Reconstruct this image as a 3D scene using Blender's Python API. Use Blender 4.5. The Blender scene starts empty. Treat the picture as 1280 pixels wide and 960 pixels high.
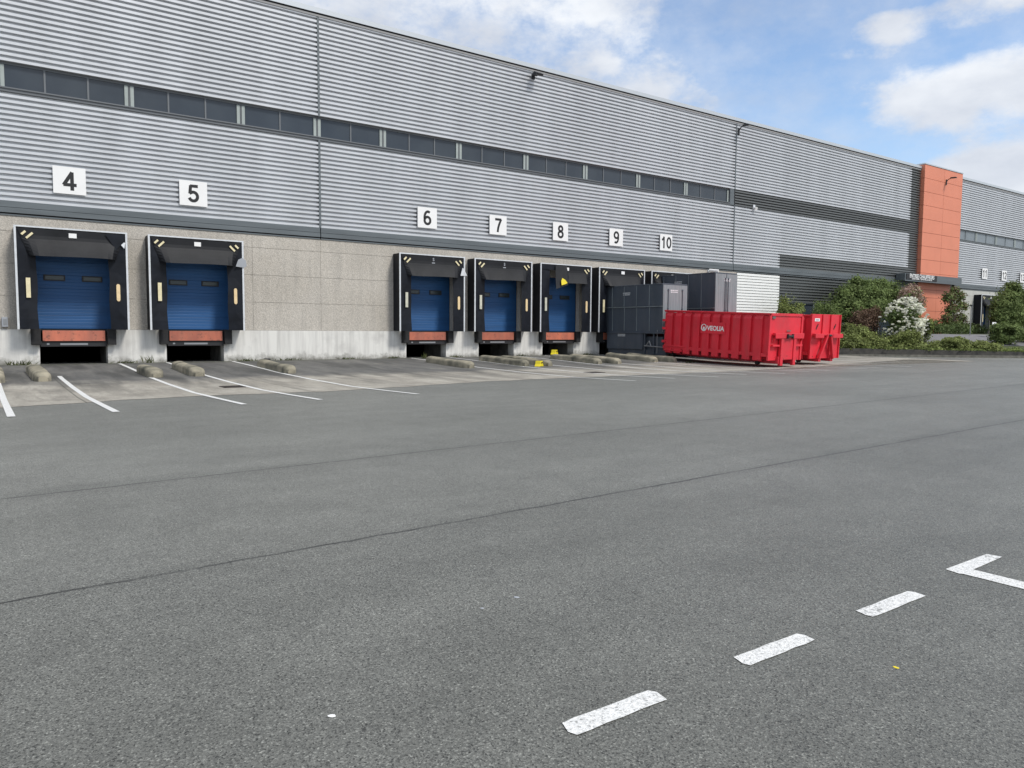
import bpy, math, random
import numpy as np
from mathutils import Vector, Matrix
random.seed(7); rng = np.random.default_rng(7)
sc = bpy.context.scene; col = sc.collection
W = 31.5            # distance of the facade from the camera, facade runs along +X

# ------------------------------------------------------------------ helpers
def tag(o, label=None, cat=None, group=None, kind=None):
    if label: o['label'] = label
    if cat: o['category'] = cat
    if group: o['group'] = group
    if kind: o['kind'] = kind
    return o
def empty(name, loc=(0, 0, 0), rz=0.0):
    o = bpy.data.objects.new(name, None); col.objects.link(o)
    o.location = loc; o.rotation_euler = (0, 0, rz); o.empty_display_size = 0.2
    return o
def copy_tree(o, parent=None):
    c = o.copy(); col.objects.link(c); c.parent = parent
    for ch in list(o.children): copy_tree(ch, c)
    return c
class MB:
    def __init__(s): s.v = []; s.f = []; s.m = []
    def add(s, vs, fs, mi=0):
        b = len(s.v); s.v += [tuple(q) for q in vs]
        s.f += [tuple(b + i for i in f) for f in fs]; s.m += [mi] * len(fs); return s
    def box(s, x0, x1, y0, y1, z0, z1, mi=0):
        if x0 > x1: x0, x1 = x1, x0
        if y0 > y1: y0, y1 = y1, y0
        return s.add([(x0,y0,z0),(x1,y0,z0),(x1,y1,z0),(x0,y1,z0),(x0,y0,z1),(x1,y0,z1),(x1,y1,z1),(x0,y1,z1)],
              [(0,3,2,1),(4,5,6,7),(0,1,5,4),(1,2,6,5),(2,3,7,6),(3,0,4,7)], mi)
    def prism(s, poly, axis, a, b, mi=0):
        """closed polygon in the two other axes, extruded from a to b along axis"""
        n = len(poly)
        def P(q, t):
            return {'x': (t, q[0], q[1]), 'y': (q[0], t, q[1]), 'z': (q[0], q[1], t)}[axis]
        vs = [P(q, a) for q in poly] + [P(q, b) for q in poly]
        fs = [tuple(range(n))[::-1], tuple(range(n, 2*n))] + [(i, (i+1) % n, n+(i+1) % n, n+i) for i in range(n)]
        return s.add(vs, fs, mi)
    def tube(s, p0, p1, r, n=10, r2=None, mi=0):
        p0 = Vector(p0); p1 = Vector(p1); d = (p1-p0).normalized(); r2 = r if r2 is None else r2
        a = d.orthogonal().normalized(); b = d.cross(a)
        vs = [p0 + a*math.cos(t)*r + b*math.sin(t)*r for t in [2*math.pi*i/n for i in range(n)]]
        vs += [p1 + a*math.cos(t)*r2 + b*math.sin(t)*r2 for t in [2*math.pi*i/n for i in range(n)]]
        fs = [tuple(range(n))[::-1], tuple(range(n, 2*n))] + [(i, (i+1) % n, n+(i+1) % n, n+i) for i in range(n)]
        return s.add(vs, fs, mi)
    def bar(s, p0, p1, w, h, up=(0, 0, 1), mi=0):
        p0 = Vector(p0); p1 = Vector(p1); d = (p1-p0).normalized(); up = Vector(up)
        a = d.cross(up)
        if a.length < 1e-4: a = d.orthogonal()
        a.normalize(); b = a.cross(d)
        vs = []
        for q in (p0, p1):
            for i, j in ((-1,-1),(1,-1),(1,1),(-1,1)): vs.append(q + a*i*w/2 + b*j*h/2)
        return s.add(vs, [(0,3,2,1),(4,5,6,7),(0,1,5,4),(1,2,6,5),(2,3,7,6),(3,0,4,7)], mi)
    def quad(s, a, b, c, d, mi=0): return s.add([a, b, c, d], [(0,1,2,3)], mi)
    def build(s, name, mat, parent=None, loc=None, smooth=False, bevel=0.0):
        me = bpy.data.meshes.new(name); me.from_pydata(s.v, [], s.f)
        for m in (mat if isinstance(mat, (list, tuple)) else [mat]): me.materials.append(m)
        me.polygons.foreach_set('material_index', s.m)
        if smooth: me.polygons.foreach_set('use_smooth', [True]*len(s.f))
        me.update()
        o = bpy.data.objects.new(name, me); col.objects.link(o)
        if parent: o.parent = parent
        if loc: o.location = loc
        if bevel:
            md = o.modifiers.new('bevel', 'BEVEL'); md.width = bevel; md.segments = 2; md.limit_method = 'ANGLE'
        return o
def text_mesh(name, s, size, mat, parent=None, loc=(0,0,0), rot=(math.pi/2,0,0), sx=1.0, bold=0.0, depth=0.004):
    cu = bpy.data.curves.new('t', 'FONT'); cu.body = s; cu.size = size; cu.offset = bold; cu.extrude = depth
    cu.align_x = 'CENTER'; cu.align_y = 'CENTER'; cu.resolution_u = 4
    o = bpy.data.objects.new('t', cu); col.objects.link(o)
    dg = bpy.context.evaluated_depsgraph_get(); dg.update()
    me = bpy.data.meshes.new_from_object(o.evaluated_get(dg), depsgraph=dg)
    bpy.data.objects.remove(o); me.name = name
    me.materials.clear(); me.materials.append(mat)
    t = bpy.data.objects.new(name, me); col.objects.link(t)
    t.location = loc; t.rotation_euler = rot; t.scale = (sx, 1, 1)
    if parent: t.parent = parent
    return t

# ------------------------------------------------------------------ materials
def mat(name, c, rough=0.6, metal=0.0, var=0.0, vscale=2.0, bump=0.0, bscale=40.0, spec=0.5, stretch=(1,1,1), c2=None, detail=4):
    m = bpy.data.materials.new(name); m.use_nodes = True; nt = m.node_tree; N = nt.nodes; L = nt.links
    b = N['Principled BSDF']; b.inputs['Roughness'].default_value = rough; b.inputs['Metallic'].default_value = metal
    b.inputs['Specular IOR Level'].default_value = spec
    b.inputs['Base Color'].default_value = (*c, 1)
    tc = N.new('ShaderNodeTexCoord'); mp = N.new('ShaderNodeMapping'); mp.inputs['Scale'].default_value = stretch
    geo = N.new('ShaderNodeNewGeometry'); L.new(geo.outputs['Position'], mp.inputs[0])
    if var or c2:
        nz = N.new('ShaderNodeTexNoise'); nz.inputs['Scale'].default_value = vscale; nz.inputs['Detail'].default_value = detail
        L.new(mp.outputs[0], nz.inputs['Vector'])
        r = N.new('ShaderNodeValToRGB'); r.color_ramp.elements[0].position = 0.3; r.color_ramp.elements[1].position = 0.7
        a = c2 if c2 else tuple(x*(1-var) for x in c); bcol = c if c2 else tuple(min(1, x*(1+var)) for x in c)
        r.color_ramp.elements[0].color = (*a, 1); r.color_ramp.elements[1].color = (*bcol, 1)
        L.new(nz.outputs['Fac'], r.inputs[0]); L.new(r.outputs[0], b.inputs['Base Color'])
    if bump:
        n2 = N.new('ShaderNodeTexNoise'); n2.inputs['Scale'].default_value = bscale; n2.inputs['Detail'].default_value = 5
        L.new(geo.outputs['Position'], n2.inputs['Vector'])
        bp = N.new('ShaderNodeBump'); bp.inputs['Strength'].default_value = bump; bp.inputs['Distance'].default_value = 0.02
        L.new(n2.outputs['Fac'], bp.inputs['Height']); L.new(bp.outputs[0], b.inputs['Normal'])
    return m
def nodes(m): return m.node_tree.nodes, m.node_tree.links
def math_node(nt, op, a, b=None, c=None, clamp=False):
    n = nt.nodes.new('ShaderNodeMath'); n.operation = op; n.use_clamp = clamp
    for i, v in enumerate((a, b, c)):
        if v is None: continue
        if isinstance(v, (int, float)): n.inputs[i].default_value = v
        else: nt.links.new(v, n.inputs[i])
    return n.outputs[0]
def mix_col(nt, f, a, b, mode='MIX'):
    n = nt.nodes.new('ShaderNodeMix'); n.data_type = 'RGBA'; n.blend_type = mode
    if isinstance(f, (int, float)): n.inputs[0].default_value = f
    else: nt.links.new(f, n.inputs[0])
    for i, v in ((6, a), (7, b)):
        if isinstance(v, tuple): n.inputs[i].default_value = (*v, 1)
        else: nt.links.new(v, n.inputs[i])
    return n.outputs[2]
def noise(nt, vec, scale, detail=4, rough=0.5):
    n = nt.nodes.new('ShaderNodeTexNoise'); n.inputs['Scale'].default_value = scale
    n.inputs['Detail'].default_value = detail; n.inputs['Roughness'].default_value = rough
    nt.links.new(vec, n.inputs['Vector']); return n.outputs['Fac']
def mapr(nt, v, a, b, c=0.0, d=1.0):
    n = nt.nodes.new('ShaderNodeMapRange'); n.inputs[1].default_value = a; n.inputs[2].default_value = b
    n.inputs[3].default_value = c; n.inputs[4].default_value = d; nt.links.new(v, n.inputs[0]); return n.outputs[0]
def mapping(nt, vec, scale):
    n = nt.nodes.new('ShaderNodeMapping'); n.inputs['Scale'].default_value = scale; nt.links.new(vec, n.inputs[0]); return n.outputs[0]

M = {}
M['clad'] = mat('silver_cladding', (0.585, 0.60, 0.62), 0.4, 0.3, var=0.07, vscale=0.9, stretch=(1.2,1,0.12))
M['clad_dark'] = mat('grey_cladding', (0.13, 0.138, 0.137), 0.42, 0.3, var=0.06, vscale=0.7, stretch=(0.3,1,2.5))
M['clad_white'] = mat('white_cladding', (0.84, 0.85, 0.83), 0.5, 0.0, var=0.03)
M['trim'] = mat('trim_grey', (0.115, 0.133, 0.143), 0.5, 0.1, var=0.15, vscale=1.2, stretch=(0.4,1,4))
M['black_gap'] = mat('gap_black', (0.012, 0.012, 0.013), 0.9)
M['coping'] = mat('coping_metal', (0.55, 0.58, 0.6), 0.35, 0.4)
M['sill'] = mat('sill_grey', (0.14, 0.15, 0.16), 0.45, 0.2)
M['post_light'] = mat('pale_post', (0.33, 0.37, 0.355), 0.6, var=0.1)
M['mullion'] = mat('mullion_grey', (0.16, 0.18, 0.19), 0.5)
M['orange'] = mat('orange_panel', (0.69, 0.235, 0.14), 0.55, var=0.04, vscale=0.8)
M['orange_joint'] = mat('orange_joint', (0.2, 0.05, 0.03), 0.8)
M['black_pvc'] = mat('black_pvc', (0.008, 0.010, 0.015), 0.5, var=0.3, vscale=2.5, bump=0.15, bscale=6, spec=0.22)
M['flap_pvc'] = mat('worn_black_pvc', (0.005, 0.006, 0.008), 0.6, c2=(0.011, 0.012, 0.015), vscale=1.6, bump=0.3, bscale=4, spec=0.3)
M['alu'] = mat('white_aluminium', (0.66, 0.68, 0.7), 0.4, 0.2, var=0.1, vscale=6)
M['stripe'] = mat('guide_stripe', (0.74, 0.66, 0.42), 0.6, var=0.1, vscale=8)
M['stripe_grey'] = mat('faded_guide_stripe', (0.55, 0.54, 0.44), 0.6, var=0.15, vscale=8)
M['stripe_orange'] = mat('warm_guide_stripe', (0.76, 0.58, 0.33), 0.6, var=0.1, vscale=8)
M['white'] = mat('white_plate', (0.83, 0.83, 0.82), 0.45, var=0.02)
M['char'] = mat('black_letter', (0.012, 0.012, 0.013), 0.5)
M['tag_grey'] = mat('worn_tag', (0.35, 0.37, 0.4), 0.6)
M['blue'] = mat('blue_door', (0.015, 0.09, 0.25), 0.55, var=0.12, vscale=1.5, stretch=(0.3,1,3))
M['door_glass'] = mat('door_window', (0.035, 0.05, 0.055), 0.25)
M['lip'] = mat('orange_lip', (0.56, 0.17, 0.1), 0.6, c2=(0.38, 0.12, 0.08), vscale=4, stretch=(1,1,0.4))
M['rubber'] = mat('bumper_rubber', (0.016, 0.016, 0.017), 0.8, var=0.3, vscale=10)
M['steel_black'] = mat('black_steel', (0.018, 0.018, 0.02), 0.6)
for k in ('blue', 'lip'):
    nt_ = M[k].node_tree; b_ = nt_.nodes['Principled BSDF']; src = b_.inputs['Base Color'].links[0].from_socket
    oi = nt_.nodes.new('ShaderNodeObjectInfo'); sc_ = nt_.nodes.new('ShaderNodeVectorMath'); sc_.operation = 'SCALE'
    nt_.links.new(src, sc_.inputs[0]); nt_.links.new(mapr(nt_, oi.outputs['Random'], 0, 1, .82, 1.16), sc_.inputs['Scale']); nt_.links.new(sc_.outputs[0], b_.inputs['Base Color'])
M['pit'] = mat('pit_concrete', (0.13, 0.125, 0.115), 0.9, var=0.4, vscale=3)
M['red'] = mat('red_paint', (0.70, 0.024, 0.044), 0.42, var=0.1, vscale=1.2)
M['red_worn'] = mat('worn_red_paint', (0.6, 0.03, 0.05), 0.5, c2=(0.45, 0.02, 0.035), vscale=3)
M['grey_paint'] = mat('dark_grey_paint', (0.066, 0.082, 0.105), 0.45, var=0.12, vscale=1.5, stretch=(1,1,0.3))
M['grey_light'] = mat('sunlit_worn_grey_paint', (0.20, 0.235, 0.25), 0.5, var=0.18, vscale=3, stretch=(3,3,0.25))  # worn grey, lightened to imitate sun on the hopper fronts; seam ribs share it
M['galv'] = mat('dull_steel', (0.3, 0.31, 0.32), 0.45, 0.5)
M['yellow'] = mat('yellow_plastic', (0.74, 0.6, 0.02), 0.5)
M['lamp'] = mat('lamp_housing', (0.03, 0.032, 0.036), 0.5)
M['roof'] = mat('roof_membrane', (0.3, 0.3, 0.3), 0.9)
M['wallin'] = mat('wall_core', (0.05, 0.05, 0.05), 0.9)

# window glass: dark tinted, reflects the sky a little
g = mat('window_glass', (0.032, 0.042, 0.055), 0.12, spec=0.5, c2=(0.05, 0.062, 0.075), vscale=.7); M['glass'] = g
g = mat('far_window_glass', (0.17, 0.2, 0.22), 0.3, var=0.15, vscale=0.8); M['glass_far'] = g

# exposed aggregate concrete wall
def m_aggregate():
    m = mat('washed_concrete', (0.4, 0.38, 0.34), 0.85); nt = m.node_tree; N, L = nodes(m); b = N['Principled BSDF']
    g = N.new('ShaderNodeNewGeometry'); P = g.outputs['Position']
    v = N.new('ShaderNodeTexVoronoi'); v.inputs['Scale'].default_value = 38; L.new(P, v.inputs['Vector'])
    sp = N.new('ShaderNodeSeparateColor'); L.new(v.outputs['Color'], sp.inputs[0])
    fine = mapr(nt, sp.outputs[0], 0, 1, 0.80, 1.17)
    c = mix_col(nt, mapr(nt, noise(nt, P, 0.5, 3), .35, .65), (0.45, 0.415, 0.36), (0.51, 0.475, 0.42))
    c = mix_col(nt, mapr(nt, noise(nt, mapping(nt, P, (3, 1, 0.3)), 1.2, 5), .45, .8, 0, 0.35), c, (0.25, 0.24, 0.22))
    mm = N.new('ShaderNodeVectorMath'); mm.operation = 'SCALE'; L.new(c, mm.inputs[0]); L.new(fine, mm.inputs['Scale'])
    L.new(mm.outputs[0], b.inputs['Base Color'])
    bp = N.new('ShaderNodeBump'); bp.inputs['Strength'].default_value = 0.5; bp.inputs['Distance'].default_value = 0.02
    L.new(v.outputs['Distance'], bp.inputs['Height']); L.new(bp.outputs[0], b.inputs['Normal'])
    return m
M['aggregate'] = m_aggregate(); M['joint'] = mat('joint_mortar', (0.33, 0.31, 0.27), .9)
# smooth foundation wall, streaked
def m_plinth():
    m = mat('plinth_concrete', (0.55, 0.54, 0.5), 0.85); nt = m.node_tree; N, L = nodes(m); b = N['Principled BSDF']
    g = N.new('ShaderNodeNewGeometry'); P = g.outputs['Position']
    sx = N.new('ShaderNodeSeparateXYZ'); L.new(P, sx.inputs[0])
    streak = noise(nt, mapping(nt, P, (4, 1, 0.25)), 1.5, 5, .6)
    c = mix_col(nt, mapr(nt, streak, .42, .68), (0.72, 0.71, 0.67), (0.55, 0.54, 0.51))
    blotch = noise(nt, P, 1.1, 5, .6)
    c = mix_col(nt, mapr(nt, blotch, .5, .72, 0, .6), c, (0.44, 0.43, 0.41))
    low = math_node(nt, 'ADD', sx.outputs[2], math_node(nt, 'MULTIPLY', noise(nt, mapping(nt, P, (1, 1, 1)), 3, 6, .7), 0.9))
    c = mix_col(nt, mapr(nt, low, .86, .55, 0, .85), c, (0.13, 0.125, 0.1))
    L.new(c, b.inputs['Base Color'])
    return m
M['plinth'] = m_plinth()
# asphalt yard
def m_asphalt():
    m = mat('asphalt', (0.1, 0.1, 0.1), 0.8); nt = m.node_tree; N, L = nodes(m); b = N['Principled BSDF']
    g = N.new('ShaderNodeNewGeometry'); P = g.outputs['Position']
    sx = N.new('ShaderNodeSeparateXYZ'); L.new(P, sx.inputs[0]); X = sx.outputs[0]; Y = sx.outputs[1]
    v = N.new('ShaderNodeTexVoronoi'); v.inputs['Scale'].default_value = 150; L.new(P, v.inputs['Vector'])
    sp = N.new('ShaderNodeSeparateColor'); L.new(v.outputs['Color'], sp.inputs[0])
    big = noise(nt, P, 0.16, 5, .6); mid = noise(nt, P, 2.2, 6, .65); fine = noise(nt, P, 75, 6, .85)
    c = mix_col(nt, mapr(nt, big, .35, .65), (0.132, 0.134, 0.120), (0.170, 0.172, 0.156))
    k = math_node(nt, 'MULTIPLY', mapr(nt, mid, .3, .7, .88, 1.10), mapr(nt, noise(nt, P, 16, 5, .7), .3, .7, .86, 1.13))
    k = math_node(nt, 'MULTIPLY', k, mapr(nt, fine, .35, .66, .42, 1.6))
    chip = mapr(nt, sp.outputs[0], .8, 1.0, 1.0, 2.0)
    pore = mapr(nt, sp.outputs[1], .0, .30, .22, 1.0)
    k = math_node(nt, 'MULTIPLY', math_node(nt, 'MULTIPLY', k, chip), pore)
    # paving joints between the laid strips
    wob = math_node(nt, 'MULTIPLY', math_node(nt, 'SUBTRACT', noise(nt, P, 2.5, 6, .75), .5), .09)
    for a, s in ((7.85, .060), (4.86, .040)):
        d = math_node(nt, 'ADD', math_node(nt, 'SUBTRACT', math_node(nt, 'SUBTRACT', Y, a), math_node(nt, 'MULTIPLY', X, s)), wob)
        d = math_node(nt, 'ABSOLUTE', d)
        broken = mapr(nt, noise(nt, P, 1.3, 4, .7), .3, .6, .75, .2)
        line = math_node(nt, 'MAXIMUM', mapr(nt, d, .004, .022, 0, 1), broken)
        k = math_node(nt, 'MULTIPLY', k, line)
        k = math_node(nt, 'MULTIPLY', k, mapr(nt, d, .0, .25, .9, 1.0))
    # lanes laid at different times, tyre tracks sweeping along the yard, worn patches
    lane = math_node(nt, 'ADD', math_node(nt, 'SUBTRACT', Y, math_node(nt, 'MULTIPLY', X, .05)), math_node(nt, 'MULTIPLY', noise(nt, P, .5, 3), .5))
    k = math_node(nt, 'MULTIPLY', k, mapr(nt, lane, 4.9, 5.3, .93, 1.05))
    k = math_node(nt, 'MULTIPLY', k, mapr(nt, lane, 8.0, 8.4, 1.0, 1.06))
    rot = nt.nodes.new('ShaderNodeMapping'); rot.inputs['Rotation'].default_value = (0, 0, .22); rot.inputs['Scale'].default_value = (.05, 1.5, 1); L.new(P, rot.inputs[0])
    warp = nt.nodes.new('ShaderNodeVectorMath'); warp.operation = 'ADD'; L.new(rot.outputs[0], warp.inputs[0])
    nw = nt.nodes.new('ShaderNodeTexNoise'); nw.inputs['Scale'].default_value = .09; L.new(P, nw.inputs['Vector'])
    sw = nt.nodes.new('ShaderNodeVectorMath'); sw.operation = 'SCALE'; sw.inputs['Scale'].default_value = 3.0; L.new(nw.outputs['Color'], sw.inputs[0]); L.new(sw.outputs[0], warp.inputs[1])
    k = math_node(nt, 'MULTIPLY', k, mapr(nt, noise(nt, warp.outputs[0], 1.0, 5, .6), .32, .68, .92, 1.07))
    spot = nt.nodes.new('ShaderNodeTexVoronoi'); spot.inputs['Scale'].default_value = .32; L.new(warp.outputs[0], spot.inputs['Vector'])
    k = math_node(nt, 'MULTIPLY', k, mapr(nt, math_node(nt, 'ADD', spot.outputs['Distance'], math_node(nt, 'MULTIPLY', noise(nt, P, 3, 5, .7), .25)), .16, .27, .82, 1.0))
    # faint oil / tyre patches
    k = math_node(nt, 'MULTIPLY', k, mapr(nt, noise(nt, mapping(nt, P, (.35, 1.2, 1)), .8, 4, .6), .62, .75, 1, .8))
    mm = N.new('ShaderNodeVectorMath'); mm.operation = 'SCALE'; L.new(c, mm.inputs[0]); L.new(k, mm.inputs['Scale'])
    L.new(mm.outputs[0], b.inputs['Base Color'])
    bp = N.new('ShaderNodeBump'); bp.inputs['Strength'].default_value = 0.45; bp.inputs['Distance'].default_value = 0.005
    L.new(v.outputs['Distance'], bp.inputs['Height']); L.new(bp.outputs[0], b.inputs['Normal'])
    b.inputs['Roughness'].default_value = 0.55
    return m
M['asphalt'] = m_asphalt()
# apron in front of the docks: old dark asphalt at the wall, pale concrete strip outside it
def m_apron():
    m = mat('apron', (0.1, 0.1, 0.1), 0.85); nt = m.node_tree; N, L = nodes(m); b = N['Principled BSDF']
    g = N.new('ShaderNodeNewGeometry'); P = g.outputs['Position']
    sx = N.new('ShaderNodeSeparateXYZ'); L.new(P, sx.inputs[0]); Y = sx.outputs[1]; X = sx.outputs[0]
    conc = mix_col(nt, mapr(nt, noise(nt, mapping(nt, P, (1, .5, 1)), 1.0, 6, .65), .32, .68), (0.25, 0.23, 0.195), (0.42, 0.395, 0.34))
    conc = mix_col(nt, mapr(nt, noise(nt, mapping(nt, P, (3, .4, 1)), 1.6, 5, .6), .5, .8, 0, .6), conc, (0.14, 0.13, 0.115))
    dark = mix_col(nt, mapr(nt, noise(nt, mapping(nt, P, (1.8, .45, 1)), 1.0, 6, .65), .3, .75), (0.08, 0.08, 0.078), (0.18, 0.175, 0.16))
    t = math_node(nt, 'ADD', Y, math_node(nt, 'MULTIPLY', math_node(nt, 'SUBTRACT', noise(nt, mapping(nt, P, (.45, .5, 1)), 1.0, 6, .6), .5), 4.5))
    t = math_node(nt, 'SUBTRACT', t, mapr(nt, X, 22, 36, 0, 3.5))
    c = mix_col(nt, mapr(nt, t, 22.9, 24.6), conc, dark)
    smear = noise(nt, mapping(nt, P, (.9, .16, 1)), 1.3, 6, .6)
    c = mix_col(nt, math_node(nt, 'MULTIPLY', mapr(nt, smear, .47, .62), mapr(nt, Y, 19.5, 24, .12, .75)), c, (0.05, 0.05, 0.047))
    pale = noise(nt, mapping(nt, P, (.5, .5, 1)), 1.7, 7, .7)
    c = mix_col(nt, mapr(nt, pale, .58, .68, 0, .35), c, (0.34, 0.31, 0.25))
    # joints across the concrete
    jx = math_node(nt, 'ABSOLUTE', math_node(nt, 'SUBTRACT', math_node(nt, 'MODULO', math_node(nt, 'ADD', X, 60.7), 5.0), 2.5))
    c = mix_col(nt, mapr(nt, jx, .02, .012, 0, .7), c, (0.06, 0.06, 0.05))
    moss = mapr(nt, Y, 30.6, 31.5, 0, 1)
    c = mix_col(nt, math_node(nt, 'MULTIPLY', moss, mapr(nt, noise(nt, P, 3, 6, .7), .4, .6)), c, (0.055, 0.06, 0.03))
    fine = mapr(nt, noise(nt, P, 30, 6, .8), .3, .7, .6, 1.35)
    mm = N.new('ShaderNodeVectorMath'); mm.operation = 'SCALE'; L.new(c, mm.inputs[0]); L.new(fine, mm.inputs['Scale'])
    L.new(mm.outputs[0], b.inputs['Base Color'])
    return m
M['apron'] = m_apron()
def m_paint(name, wear):
    m = mat(name, (0.8, 0.8, 0.78), 0.6); nt = m.node_tree; N, L = nodes(m); b = N['Principled BSDF']
    g = N.new('ShaderNodeNewGeometry'); P = g.outputs['Position']
    v = N.new('ShaderNodeTexVoronoi'); v.inputs['Scale'].default_value = 130; L.new(P, v.inputs['Vector'])
    sp = N.new('ShaderNodeSeparateColor'); L.new(v.outputs['Color'], sp.inputs[0])
    a = mapr(nt, sp.outputs[1], wear*.40, wear*.2, 0, .6)
    w2 = mapr(nt, math_node(nt, 'ADD', noise(nt, P, 28, 5, .8), math_node(nt, 'MULTIPLY', noise(nt, P, 3, 3), .4)), .93-wear*.35, .99-wear*.35, 0, .8)
    c = mix_col(nt, math_node(nt, 'MAXIMUM', a, w2), mix_col(nt, mapr(nt, noise(nt, P, 70, 5, .75), .36, .56), (0.50, 0.505, 0.49), (0.80, 0.80, 0.78)), (0.14, 0.145, 0.14))
    L.new(c, b.inputs['Base Color'])
    bp = N.new('ShaderNodeBump'); bp.inputs['Strength'].default_value = 0.5; bp.inputs['Distance'].default_value = 0.005
    L.new(v.outputs['Distance'], bp.inputs['Height']); L.new(bp.outputs[0], b.inputs['Normal'])
    return m
M['paint'] = m_paint('road_paint', 0.35); M['paint_line'] = m_paint('line_paint', 0.15)
M['block'] = mat('old_concrete', (0.40, 0.36, 0.27), 0.95, c2=(0.085, 0.085, 0.065), vscale=1.8, bump=0.3, bscale=24, detail=10)
M['kerb'] = mat('dark_kerb', (0.085, 0.08, 0.07), 0.9, c2=(0.035, 0.035, 0.032), vscale=2.5, bump=.6, bscale=15, detail=8)
M['kerb_top'] = mat('kerb_concrete', (0.2, 0.19, 0.16), 0.9, c2=(0.09, 0.09, 0.075), vscale=3, detail=8)
M['soil'] = mat('garden_soil_grass', (0.075, 0.095, 0.03), 0.95, c2=(0.04, 0.05, 0.02), vscale=2.0, bump=.8, bscale=12, detail=8)
M['path'] = mat('path_gravel', (0.19, 0.19, 0.2), 0.9, var=.15, vscale=3)
M['drain'] = mat('drain_iron', (0.045, 0.035, 0.03), 0.7)
M['bark'] = mat('bark', (0.07, 0.055, 0.04), 0.9, var=.3, vscale=6)

def weather(m, tone, rust, zmax, amt=.8):
    nt = m.node_tree; N, L = nodes(m); b = N['Principled BSDF']; g = N.new('ShaderNodeNewGeometry'); P = g.outputs['Position']
    sx = N.new('ShaderNodeSeparateXYZ'); L.new(P, sx.inputs[0])
    src = b.inputs['Base Color'].links[0].from_socket
    c = mix_col(nt, mapr(nt, noise(nt, mapping(nt, P, (1, 1, .35)), 2.2, 6, .65), .48, .72, 0, .5), src, tone)
    lo = mapr(nt, sx.outputs[2], 0, zmax, .14, 0)
    f = mapr(nt, math_node(nt, 'ADD', noise(nt, P, 6.5, 7, .7), lo), .66, .72, 0, amt)
    c = mix_col(nt, f, c, rust)
    L.new(c, b.inputs['Base Color'])
    L.new(mapr(nt, noise(nt, P, 3, 4), .3, .7, .35, .62), b.inputs['Roughness'])
weather(M['red'], (0.5, 0.05, 0.06), (0.16, 0.03, 0.022), .9)
weather(M['grey_paint'], (0.10, 0.115, 0.13), (0.16, 0.13, 0.11), 1.2, .6)
weather(M['grey_light'], (0.30, 0.32, 0.32), (0.14, 0.12, 0.11), 1.2, .5)
weather(M['lip'], (0.35, 0.16, 0.11), (0.12, 0.06, 0.045), 3, .6)
def m_leaf(name, dark, light, tint=None, rough=.75):
    m = mat(name, dark, rough, spec=.25); nt = m.node_tree; N, L = nodes(m); b = N['Principled BSDF']
    g = N.new('ShaderNodeNewGeometry')
    r = N.new('ShaderNodeValToRGB'); L.new(g.outputs['Random Per Island'], r.inputs[0])
    e = r.color_ramp.elements; e[0].color = (*dark, 1); e[1].color = (*light, 1)
    if tint: q = e.new(0.9); q.color = (*light, 1); e[2].color = (*tint, 1)
    cl = mapr(nt, noise(nt, g.outputs['Position'], 1.4, 3), .35, .65, .7, 1.25)
    mm = N.new('ShaderNodeVectorMath'); mm.operation = 'SCALE'; L.new(r.outputs[0], mm.inputs[0]); L.new(cl, mm.inputs['Scale'])
    L.new(mm.outputs[0], b.inputs['Base Color'])
    tr = N.new('ShaderNodeBsdfTranslucent'); L.new(mm.outputs[0], tr.inputs[0])
    mx = N.new('ShaderNodeMixShader'); mx.inputs[0].default_value = .3
    L.new(b.outputs[0], mx.inputs[1]); L.new(tr.outputs[0], mx.inputs[2]); L.new(mx.outputs[0], N['Material Output'].inputs[0])
    return m
M['leaf_mid'] = m_leaf('leaf_mid', (0.085, 0.125, 0.04), (0.24, 0.31, 0.11))
M['leaf_olive'] = m_leaf('leaf_olive', (0.12, 0.145, 0.045), (0.31, 0.36, 0.125))
M['leaf_dark'] = m_leaf('leaf_dark', (0.065, 0.10, 0.035), (0.185, 0.245, 0.09))
M['leaf_red'] = m_leaf('leaf_red', (0.085, 0.055, 0.04), (0.2, 0.125, 0.085), (0.33, 0.24, 0.17))
M['leaf_pale'] = m_leaf('leaf_pale', (0.1, 0.14, 0.035), (0.28, 0.34, 0.11), (0.38, 0.4, 0.18))
M['flower'] = m_leaf('flower', (0.78, 0.78, 0.66), (0.9, 0.9, 0.84))
M['pinkflower'] = m_leaf('pinkflower', (0.3, 0.17, 0.13), (0.55, 0.42, 0.36))
M['weed'] = m_leaf('weed_leaf', (0.04, 0.055, 0.02), (0.12, 0.14, 0.05), (0.25, 0.22, 0.12))

# ------------------------------------------------------------------ ground
T = [0, 2, 4, 6, 9, 12, 14, 16, 18, 30, 60]; Zp = [.16, .11, .05, -.02, -.07, -.09, -.06, -.02, 0, 0, 0]
def gz(y): return float(np.interp(W - y, T, Zp)) if y <= W else .16
def strip_sheet(name, xs, ys, dz, m, edge=None):
    b = MB(); nx = len(xs); vs = []
    for j, y in enumerate(ys):
        for x in xs:
            yy = y + (edge(x) if (edge and j == 0) else 0)
            vs.append((x, yy, gz(yy) + dz))
    fs = [(j*nx+i, j*nx+i+1, (j+1)*nx+i+1, (j+1)*nx+i) for j in range(len(ys)-1) for i in range(nx-1)]
    return b.add(vs, fs).build(name, m)
ys = [-400, -60, 0, 6, 10, 13.5, 15.5, 17.5, 19.5, 22.5, 25.5, 27.5, 29.5, 31.5, 40, 400]
tag(strip_sheet('ground', [-400, -40, 0, 20, 40, 60, 100, 700], ys, 0, M['asphalt']), kind='structure')
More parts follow.
